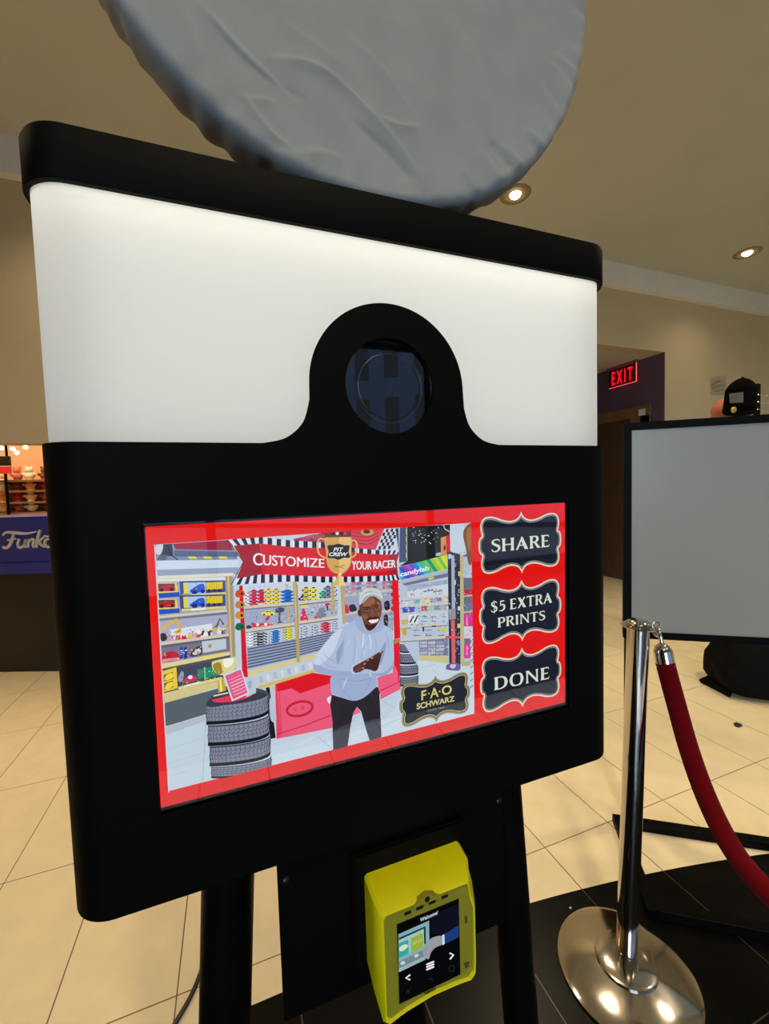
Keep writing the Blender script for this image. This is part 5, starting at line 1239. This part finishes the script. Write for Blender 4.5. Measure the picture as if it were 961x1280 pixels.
# rope: hangs from the collar towards the camera and off to the right
eye = S0 + tilt * (TZ - 0.008) + Vector((0.9383, -0.3445, 0)) * 0.046
bm = bmesh.new()
def torus(bm, c, ax, R, r, n=28, m_=10):
    x, y = frame_from(ax); tube(bm, [c + (x * math.cos(2 * math.pi * k / n) + y * math.sin(2 * math.pi * k / n)) * R for k in range(n + 1)], r, m_, False)
torus(bm, eye, Vector((0.3, 0.94, 0.15)), 0.011, 0.0028); obj('eyelet', bm, M_chrome, stan, True)
rope = thing('velvet_rope', 'dark red velvet barrier rope with chrome end, clipped to the stanchion', 'rope', eye)
def at_depth(u, v, d): return CAM + ray(u, v) * d
dS = (eye - CAM).dot(FW)
F0 = at_depth(827, 806, dS - 0.005); F1 = at_depth(832, 832, dS - 0.012)
bm = bmesh.new(); tube(bm, catmull([eye + Vector((0, 0, -0.006)), (eye + F0) / 2 + Vector((0.004, 0, 0)), F0 + Vector((0, 0, 0.004))], 6), 0.005, 10); torus(bm, eye + Vector((0.003, 0, -0.016)), Vector((0.9, -0.3, 0)), 0.012, 0.0028); obj('snap_hook', bm, M_chrome, rope, True)
dirf = (F1 - F0).normalized()
xx, yy = frame_from(dirf); FM = Matrix((xx, yy, dirf)).transposed().to_4x4(); FM.translation = F0
Lf = (F1 - F0).length
bm = bmesh.new(); lathe(bm, [(0, -0.004), (0.008, -0.003), (0.016, 0.003), (0.0215, 0.014), (0.0225, 0.022), (0.0225, Lf - 0.004), (0.0235, Lf), (0.021, Lf + 0.003), (0, Lf + 0.003)], 32, FM); obj('ferrule', bm, M_chrome, rope, 'auto')
Dp = [(831, 828, dS - 0.012), (845, 880, dS - 0.03), (862, 940, dS - 0.07), (884, 1000, dS - 0.12), (912, 1056, dS - 0.17), (945, 1100, dS - 0.22), (985, 1136, dS - 0.27), (1050, 1160, dS - 0.33), (1150, 1150, dS - 0.40), (1290, 1060, dS - 0.47), (1420, 900, dS - 0.52)]
bm = bmesh.new(); tube(bm, catmull([at_depth(*p) for p in Dp], 8), 0.0225, 24); obj('rope_cord', bm, M_rope, rope, 'auto')

# ------------------------------------------------------------------ display on floor stand
E1 = Vector((0.824, -0.567, 0)).normalized(); E2 = Vector((0, 0, 1)); EN = Vector((-E1.y, E1.x, 0))        # EN points away from the camera
corner = onZ(765, 1026, 0); corner.z = 0
tvf = corner + E1 * 0.045 - EN * 0.02
tv = thing('display_stand', 'large switched off grey display in a black frame on a floor stand', 'display', corner)
tlp, blp = onPlane(779.5, 529, tvf, EN), onPlane(779, 797, tvf, EN)
a0 = ((tlp + blp) / 2 - tvf).dot(E1)
z1, z0 = tlp.z, blp.z
TW = 1.25; FRW = 0.028
bm = bmesh.new(); obox(bm, tvf, E1, EN, E2, a0 + 0.004, a0 + TW - 0.004, 0.012, 0.03, z0 + 0.004, z1 - 0.004); obj('back_case', bm, M_bstand, tv)
bm = bmesh.new()
for (p, q, r_, s_) in ((a0, a0 + TW, z1 - FRW, z1), (a0, a0 + TW, z0, z0 + FRW * 0.9), (a0, a0 + FRW, z0 + FRW * 0.9, z1 - FRW), (a0 + TW - FRW, a0 + TW, z0 + FRW * 0.9, z1 - FRW)): obox(bm, tvf, E1, EN, E2, p, q, 0.0, 0.012, r_, s_)
obj('frame', bm, M_bstand, tv)
bm = bmesh.new(); obox(bm, tvf, E1, EN, E2, a0 + FRW, a0 + TW - FRW, 0.008, 0.0118, z0 + FRW * 0.9, z1 - FRW); obj('screen_panel', bm, M_tvscr, tv)
for a in (0.055, TW - 0.055):
    bm = bmesh.new(); obox(bm, tvf, E1, EN, E2, a0 + a - 0.02 - (0.02 if a < 0.5 else 0), a0 + a + 0.012, 0.02, 0.05, 0.03, z0 + 0.02); obj('upright', bm, M_bstand, tv)
fr = onZ(797, 1138, 0); dep = -(fr - corner).dot(EN)
BW = TW + 0.1
def rail(a, b_, c, d): 
    bm = bmesh.new(); obox(bm, corner, E1, EN, E2, a, b_, c, d, 0.0, 0.032); bmesh.ops.bevel(bm, geom=bm.edges[:], offset=0.002, segments=1, affect='EDGES'); obj('base_rail', bm, M_bstand, tv)
rail(0, BW, -0.035, 0.0); rail(0.0, BW, -dep - 0.02, -dep + 0.015); rail(0, 0.035, -dep + 0.015, -0.035); rail(BW - 0.035, BW, -dep + 0.015, -0.035)

# ------------------------------------------------------------------ caps on a wire rack by the far wall, wall notice
RY = 2.0
rk = onY(946, 500, RY)
rack = thing('cap_rack', 'black wire display rack post standing behind the grey display', 'rack', (rk.x, RY, 0))
bm = bmesh.new(); box(bm, rk.x - 0.02, rk.x + 0.02, RY - 0.012, RY + 0.012, 0.02, onY(946, 480, RY).z); obj('post', bm, M_bstand, rack)
bm = bmesh.new(); box(bm, rk.x - 0.2, rk.x + 0.3, RY - 0.2, RY + 0.2, 0, 0.02); obj('rack_base', bm, M_bstand, rack)
for v in (494, 503, 512):
    z = onY(946, v, RY).z; bm = bmesh.new(); tube(bm, [(rk.x - 0.02, RY - 0.014, z), (rk.x + 0.3, RY - 0.014, z - 0.004)], 0.003, 6); obj('wire_hook', bm, M_chrome, rack, True)
def cap_obj(label, m, cu, cv_, rx, ry, rz, Y, tilt_, brim_dir):
    c = onY(cu, cv_, Y); t = thing('baseball_cap', label, 'cap', c, 'caps on the wire rack')
    R = Matrix.Translation(c) @ Matrix.Rotation(math.radians(tilt_), 4, 'Y')
    bm = bmesh.new(); bmesh.ops.create_uvsphere(bm, u_segments=32, v_segments=20, radius=1)
    for v in bm.verts:
        x, y, z = v.co
        k = 1.0 + 0.10 * max(0, -z)                                    # straight lower wall, rounded top
        if z < -0.55: z = -0.55 + (z + 0.55) * 0.15
        r = math.hypot(x, y); kk = min(1.0, r * 1.12) / r if r > 0.05 else 1.0
        v.co = Vector((x * kk * k * rx, y * kk * k * ry, (z + 0.02 * math.cos(6 * math.atan2(y, x)) * (1 - abs(z))) * rz))
    bmesh.ops.transform(bm, matrix=R, verts=bm.verts); obj('crown', bm, m, t, True)
    bm = bmesh.new(); nB = 16; A_ = []; Bv = []
    for k in range(nB + 1):
        a = -math.pi / 2 + math.pi * k / nB
        x = brim_dir * (rx * 0.72 + math.cos(a) * rx * 1.0); y = math.sin(a) * ry * 0.85; z = -0.28 * rz - 0.22 * rz * math.sin(a) ** 2
        A_.append(bm.verts.new((x, y, z))); Bv.append(bm.verts.new((brim_dir * rx * 0.70 * math.cos(a) + brim_dir * 0.1 * rx, y, z + 0.04 * rz)))
    for k in range(nB): bm.faces.new((A_[k], A_[k + 1], Bv[k + 1], Bv[k]))
    bmesh.ops.solidify(bm, geom=bm.faces[:], thickness=0.005)
    bmesh.ops.transform(bm, matrix=R, verts=bm.verts); obj('brim', bm, m, t, True)
    bm = bmesh.new(); bmesh.ops.create_uvsphere(bm, u_segments=10, v_segments=6, radius=0.01, matrix=R @ Matrix.Translation((0, 0, rz))); obj('button', bm, m, t, True)
    return t, c
t2, c_ = cap_obj('coral red cap hanging behind the black cap on the rack', M_coral, 912, 518, 0.125, 0.10, 0.125, RY - 0.0, -14, -1)
t1, c_ = cap_obj('black baseball cap with pale label and round gold sticker', M_capb, 925, 501, 0.088, 0.085, 0.150, RY - 0.19, 8, 1)
yq = c_.y - 0.094
pl_ = lambda u, v: onY(u, v, yq)
bm = bmesh.new(); prism(bm, [(911, 492), (929, 490), (929, 503), (912, 504)], lambda p, k: onY(p[0], p[1], yq + 0.012 * k)); obj('care_label', bm, M_label, t1, label='small grey printed label')
c4 = pl_(918, 512); bm = bmesh.new(); lathe(bm, [(0, 0.002), (0.017, 0.002), (0.018, -0.01)], 24, Matrix.Translation(c4) @ YM); obj('gold_sticker', bm, M_gold, t1, True, label='round gold sticker')
bm = bmesh.new(); prism(bm, [(887, 472), (907, 469), (908, 494), (888, 494)], lambda p, k: onY(p[0], p[1], YW - 0.001 - 0.003 * k))
o = obj('wall_notice', bm, mat('notice_paper', (176, 164, 140), 0.6, var=0.02), None, label=None, loc=onY(897, 494, YW)); tag(o, 'small greyish notice stuck on the far wall beside the black cap', 'notice')
bm = bmesh.new()
for k, (u0, v0, u1, v1) in enumerate(((889, 482, 900, 476), (890, 486, 905, 481), (893, 490, 904, 487))): tube(bm, catmull([onY(u0, v0, YW - 0.006), onY((u0 + u1) / 2, (v0 + v1) / 2 - 1, YW - 0.006), onY(u1, v1, YW - 0.006)], 4), 0.012 - 0.002 * k, 6)
obj('ink_smudge', bm, mat('grey_ink', (140, 130, 112), 0.7, var=0.2), o, True)

# ------------------------------------------------------------------ black bag, cable and litter on the floor
bc = onZ(945, 880, 0); bc.z = 0
bag = thing('black_bag', 'black fabric bag lying on the tiles under the display', 'bag', bc)
bm = bmesh.new(); bmesh.ops.create_cube(bm, size=1); bmesh.ops.subdivide_edges(bm, edges=bm.edges[:], cuts=9, use_grid_fill=True)
q0 = onZ(905, 868, 0)
for v in bm.verts:
    p = v.co.copy(); s_ = 1 - 0.35 * max(0, p.z + 0.5) ** 2
    l = (abs(2 * p.x) ** 5 + abs(2 * p.y) ** 5 + abs(2 * p.z) ** 5) ** 0.2
    if l > 0: p = p / max(1.0, l / 1.0)
    nz_ = 0.06 * mn.noise(p * 4 + Vector((3, 1, 2))) + 0.03 * mn.noise(p * 11)
    v.co = Vector((p.x * 0.75 * s_, p.y * 0.45 * s_, (p.z + 0.5) * 0.36)) * (1 + nz_)
    v.co.z = max(0.0, v.co.z)
ang = math.atan2(E1.y, E1.x)
bmesh.ops.transform(bm, matrix=Matrix.Translation(onZ(905, 872, 0) + E1 * 0.36 + EN * 0.16) @ Matrix.Rotation(ang, 4, 'Z'), verts=bm.verts); obj('bag_body', bm, M_bagm, bag, True)
fp = [onZ(*p, 0.0) for p in ((873, 853), (892, 862), (913, 874), (920, 850), (915, 838), (893, 846))]
bm = bmesh.new(); prism(bm, fp, lambda p, k: (p[0], p[1], 0.002 if k == 0 else 0.03)); bmesh.ops.bevel(bm, geom=bm.edges[:], offset=0.008, segments=2, affect='EDGES'); obj('bag_flap', bm, M_bagm, bag, True)
bm = bmesh.new(); prism(bm, [onZ(*p, 0.031) for p in ((900, 852), (911, 846), (911, 854), (904, 856))], lambda p, k: (p[0], p[1], 0.030 if k == 0 else 0.033)); obj('bag_tag', bm, mat('pink_tag', (226, 170, 150), 0.6, var=0.05), bag, label='small pink tag')
bm = bmesh.new(); tube(bm, catmull([onZ(914, 845, 0.03), onZ(916, 836, 0.12), onZ(927, 822, 0.22), onZ(929, 812, 0.3)], 8), 0.011, 8); obj('strap', bm, M_bagm, bag, True)
bm = bmesh.new(); tube(bm, catmull([onZ(888, 812, 0.012), onZ(905, 814, 0.012), onZ(900, 822, 0.01), onZ(908, 832, 0.008), onZ(920, 835, 0.01)], 8), 0.006, 8)
o = obj('power_cable', bm, M_blackpl, None, True, loc=onZ(900, 822, 0)); tag(o, 'thin black cable looped on the tiles beside the black bag', 'cable')
bm = bmesh.new(); tube(bm, catmull([(-0.045, 0.70, 0.05)] + [onZ(*p, 0.007) for p in ((262, 1180), (252, 1212), (238, 1246), (216, 1284), (190, 1330))], 8), 0.006, 10)
o = obj('kiosk_cable', bm, M_blackpl, None, True, loc=onZ(238, 1246, 0)); tag(o, 'black cable running over the cream tiles behind the kiosk leg', 'cable')
def scrap(u, v, r, m, lab, nm):
    c = onZ(u, v, 0); c.z = 0; bm = bmesh.new(); bmesh.ops.create_icosphere(bm, subdivisions=2, radius=r)
    for q in bm.verts: q.co = q.co * (1 + 0.5 * mn.noise(q.co * 60 + Vector((u, 0, 0)))); q.co.z = max(0, q.co.z * 0.6 + r * 0.25); q.co.x *= 1.5
    bmesh.ops.transform(bm, matrix=Matrix.Translation(c), verts=bm.verts); o = obj(nm, bm, m, None, loc=c); tag(o, lab, 'litter')
scrap(922, 907, 0.016, M_blackpl, 'small black scrap on the cream tiles below the bag', 'floor_scrap')
scrap(653, 1139, 0.0045, M_white, 'white paper crumb on the black floor edge nearest the kiosk leg', 'paper_crumb')
scrap(713, 1135, 0.003, M_white, 'white paper crumb on the black floor nearest the stanchion base', 'paper_crumb')

# ------------------------------------------------------------------ plinth on the left
PA, PB = onZ(0, 840, 0), onZ(70, 839, 0)
F1_ = (PB - PA).normalized(); F1_.z = 0; F1_.normalize(); FN = Vector((-F1_.y, F1_.x, 0))
pc0 = PA - F1_ * 0.35; PWd = 1.25
pz = lambda v: onPlane(30, v, PA, FN).z
pl = thing('plinth', 'black display plinth with a blue lettered top block at the shop entrance', 'plinth', (PA + F1_ * 0.3))
bm = bmesh.new(); obox(bm, pc0, F1_, FN, E2, 0, PWd, 0, 0.8, 0, pz(717)); obj('plinth_base', bm, M_plblack, pl)
bm = bmesh.new(); obox(bm, pc0, F1_, FN, E2, -0.02, PWd + 0.02, -0.02, 0.82, pz(717), pz(703)); bmesh.ops.bevel(bm, geom=bm.edges[:], offset=0.006, segments=2, affect='EDGES'); obj('lower_band', bm, M_blue, pl)
bm = bmesh.new(); obox(bm, pc0, F1_, FN, E2, 0, PWd, 0.0, 0.8, pz(703), pz(646)); bmesh.ops.bevel(bm, geom=bm.edges[:], offset=0.006, segments=2, affect='EDGES'); obj('blue_block', bm, M_blue, pl)
e4 = lambda x, y: (x / 3.05, 440 + y / 3.05)
bm = bmesh.new()
def stroke(pts, w):
    c = [e4(*p[:2]) for p in [tuple(v) for v in catmull([(p[0], p[1], 0) for p in pts], 6)]]; n_ = len(c); L_ = []; R2 = []
    for i, p in enumerate(c):
        a = c[max(i - 1, 0)]; b_ = c[min(i + 1, n_ - 1)]; dx, dy = b_[0] - a[0], b_[1] - a[1]; d = math.hypot(dx, dy) or 1
        ww = (w[0] + (w[1] - w[0]) * math.sin(math.pi * i / (n_ - 1))) / 3.05
        L_.append((p[0] - dy / d * ww / 2, p[1] + dx / d * ww / 2)); R2.append((p[0] + dy / d * ww / 2, p[1] - dx / d * ww / 2))
    off = PA - FN * 0.012
    top_ = [bm.verts.new(onPlane(*p, off, FN)) for p in L_ + R2]
    bot_ = [bm.verts.new(onPlane(*p, off, FN) + FN * 0.011) for p in L_ + R2]
    for i in range(n_ - 1):
        bm.faces.new((top_[i], top_[i + 1], top_[n_ + i + 1], top_[n_ + i])); bm.faces.new((top_[i], top_[i + 1], bot_[i + 1], bot_[i])); bm.faces.new((top_[n_ + i], top_[n_ + i + 1], bot_[n_ + i + 1], bot_[n_ + i]))
stroke([(8, 700), (22, 688), (60, 690), (100, 692), (140, 684)], (4, 11)); stroke([(52, 690), (44, 715), (34, 738), (20, 748), (8, 742)], (7, 11)); stroke([(26, 718), (46, 714), (62, 712)], (5, 8))
stroke([(72, 712), (66, 734), (74, 746), (88, 738), (96, 714)], (7, 9)); stroke([(96, 714), (92, 736), (98, 746)], (8, 9)); stroke([(108, 714), (104, 746)], (8, 9)); stroke([(106, 726), (118, 714), (128, 718), (124, 736), (130, 746)], (7, 9))
stroke([(150, 678), (142, 712), (136, 746)], (8, 10)); stroke([(166, 704), (152, 718), (140, 728)], (5, 8)); stroke([(146, 722), (156, 736), (170, 744)], (6, 9))
stroke([(184, 712), (172, 718), (170, 734), (182, 744), (196, 738), (198, 720), (184, 712)], (8, 9)); stroke([(166, 700), (178, 704), (196, 700)], (4, 6))
obj('lettering', bm, M_silver, pl, label='silver script lettering Funko')

# ------------------------------------------------------------------ lit shop seen through the opening
shelf = thing('shop_shelf', 'warm lit wooden shelf of toys in the shop behind the plinth', 'shelf', (-2.3, 6.6, 0))
SY = 6.6; SXa, SXb = -3.9, -0.6
bm = bmesh.new(); box(bm, SXa, SXb, SY + 0.3, SY + 0.34, 0, 1.85); obj('back_board', bm, mat('peach_board', (236, 176, 140), 0.7, var=0.05), shelf)
levels = [onPlane(30, v, Vector((0, SY, 0)), Vector((0, 1, 0))).z for v in (640, 627, 613, 600)]
for z in levels: bm = bmesh.new(); box(bm, SXa, SXb, SY - 0.1, SY + 0.3, z - 0.025, z); obj('shelf_board', bm, M_wood, shelf)
for x in (SXa, SXb - 0.04): bm = bmesh.new(); box(bm, x, x + 0.04, SY - 0.1, SY + 0.3, 0, 1.85); obj('side_board', bm, M_wood, shelf)
TC = [((236, 206, 150), 'cream'), ((196, 60, 50), 'red'), ((226, 160, 80), 'orange'), ((120, 76, 46), 'brown'), ((232, 226, 210), 'white'), ((206, 120, 110), 'pink')]
protos = {}
for li, z in enumerate(levels):
    for k in range(6):
        ci = (k * 5 + li * 2) % len(TC); col, cn = TC[ci]
        if cn not in protos:
            bm = bmesh.new()
            for (x, y, zz_, r) in ((0, 0, 0.055, 0.055), (0, -0.01, 0.125, 0.042), (-0.032, 0, 0.162, 0.016), (0.032, 0, 0.162, 0.016), (-0.055, -0.02, 0.07, 0.02), (0.055, -0.02, 0.07, 0.02)):
                bmesh.ops.create_icosphere(bm, subdivisions=2, radius=r, matrix=Matrix.Translation((x, y, zz_)))
            o = obj('plush_toy', bm, mat('plush_' + cn, col, 0.9, var=0.1, scale=60), None, True); protos[cn] = o
        else:
            o = protos[cn].copy(); COL.objects.link(o)
        o.location = (-2.72 + 0.145 * k, SY + 0.02 + 0.05 * (k % 2), z); tag(o, 'small %s plush toy %s from the left on the %s shop shelf' % (cn, ('first', 'second', 'third', 'fourth', 'fifth', 'sixth')[k], ('lowest', 'second lowest', 'second highest', 'highest')[li]), 'plush toy', 'plush toys on the shop shelf')
mp_ = onY(8, 576, 5.6)
mon = thing('hanging_monitor', 'small dark monitor hanging in the lit shop', 'monitor', (mp_.x, 5.6, mp_.z))
a, b_ = onY(1, 570, 5.6), onY(13, 582, 5.6)
bm = bmesh.new(); box(bm, a.x - 0.1, b_.x, 5.6, 5.63, b_.z, a.z); bmesh.ops.bevel(bm, geom=bm.edges[:], offset=0.004, segments=1, affect='EDGES'); obj('monitor_case', bm, M_blackpl, mon)
bm = bmesh.new(); tube(bm, [(mp_.x, 5.615, a.z), (mp_.x, 5.615, CEIL)], 0.012, 10); obj('drop_pole', bm, M_bstand, mon)
a, b_ = onY(3, 583, 6.4), onY(14, 592, 6.4)
sg = thing('red_sign', 'red sign board standing on the shop shelf', 'sign', ((a.x + b_.x) / 2, 6.4, b_.z))
bm = bmesh.new(); box(bm, a.x - 0.15, b_.x, 6.4, 6.42, b_.z, a.z); obj('sign_face', bm, M_redp, sg); bm = bmesh.new(); box(bm, a.x, a.x + 0.02, 6.42, 6.45, levels[3] * 0 + 0.0, a.z); obj('sign_post', bm, M_bstand, sg)
for k, (u, v) in enumerate(((16, 561), (21, 566), (2, 560), (32, 559))):
    z = 2.55; p = onY(u, v, 7.2)
    t = thing('spot_lamp', ('small bright shop spotlight nearest the kiosk edge', 'small bright shop spotlight lowest of the row', 'small bright shop spotlight at the far left edge', 'small bright shop spotlight second from the left')[(3, 1, 2, 0)[k]], 'spotlight', p, 'shop spotlights')
    bm = bmesh.new(); bmesh.ops.create_icosphere(bm, subdivisions=2, radius=0.028, matrix=Matrix.Translation(p)); obj('bulb', bm, M_bulb, t, True)
    bm = bmesh.new(); tube(bm, [(p.x, p.y + 0.03, p.z + 0.03), (p.x, p.y + 0.03, CEIL)], 0.006, 6); obj('stem', bm, M_trim, t)
lamp('shop_lamp', 'POINT', (-2.2, 5.4, 3.2), 120, (1, 0.74, 0.45), shadow_soft_size=0.6)
lamp('shop_lamp', 'POINT', (-3.6, 6.0, 3.2), 70, (1, 0.74, 0.45), shadow_soft_size=0.6)

# ------------------------------------------------------------------ building across the street (mirrored in the camera window)
bld = thing('street_building', 'stone building with rows of dark windows across the street, mirrored in the camera window', 'building', (9, -17, 0))
ca, sa = math.cos(math.radians(38)), math.sin(math.radians(38))
G1 = Vector((ca, sa, 0)); GN = Vector((sa, -ca, 0))
O = Vector((-6, -24, 0))
bm = bmesh.new(); obox(bm, O, G1, GN, E2, 0, 30, 0, 6, 0, 15); obj('facade', bm, M_stone, bld)
for r in range(6):
    for c in range(24):
        if r == 0 and c % 3: continue
        bm = bmesh.new(); obox(bm, O, G1, GN, E2, 0.5 + 1.22 * c, 1.05 + 1.22 * c, -0.02, 0.02, 1.2 + 2.3 * r, 2.7 + 2.3 * r); obj('window', bm, M_dwin, bld)
bm = bmesh.new(); box(bm, -30, 40, -60, -4.7, -0.25, -0.2); struct('street_ground', bm, mat('asphalt', (70, 72, 76), 0.9, var=0.1, scale=2))
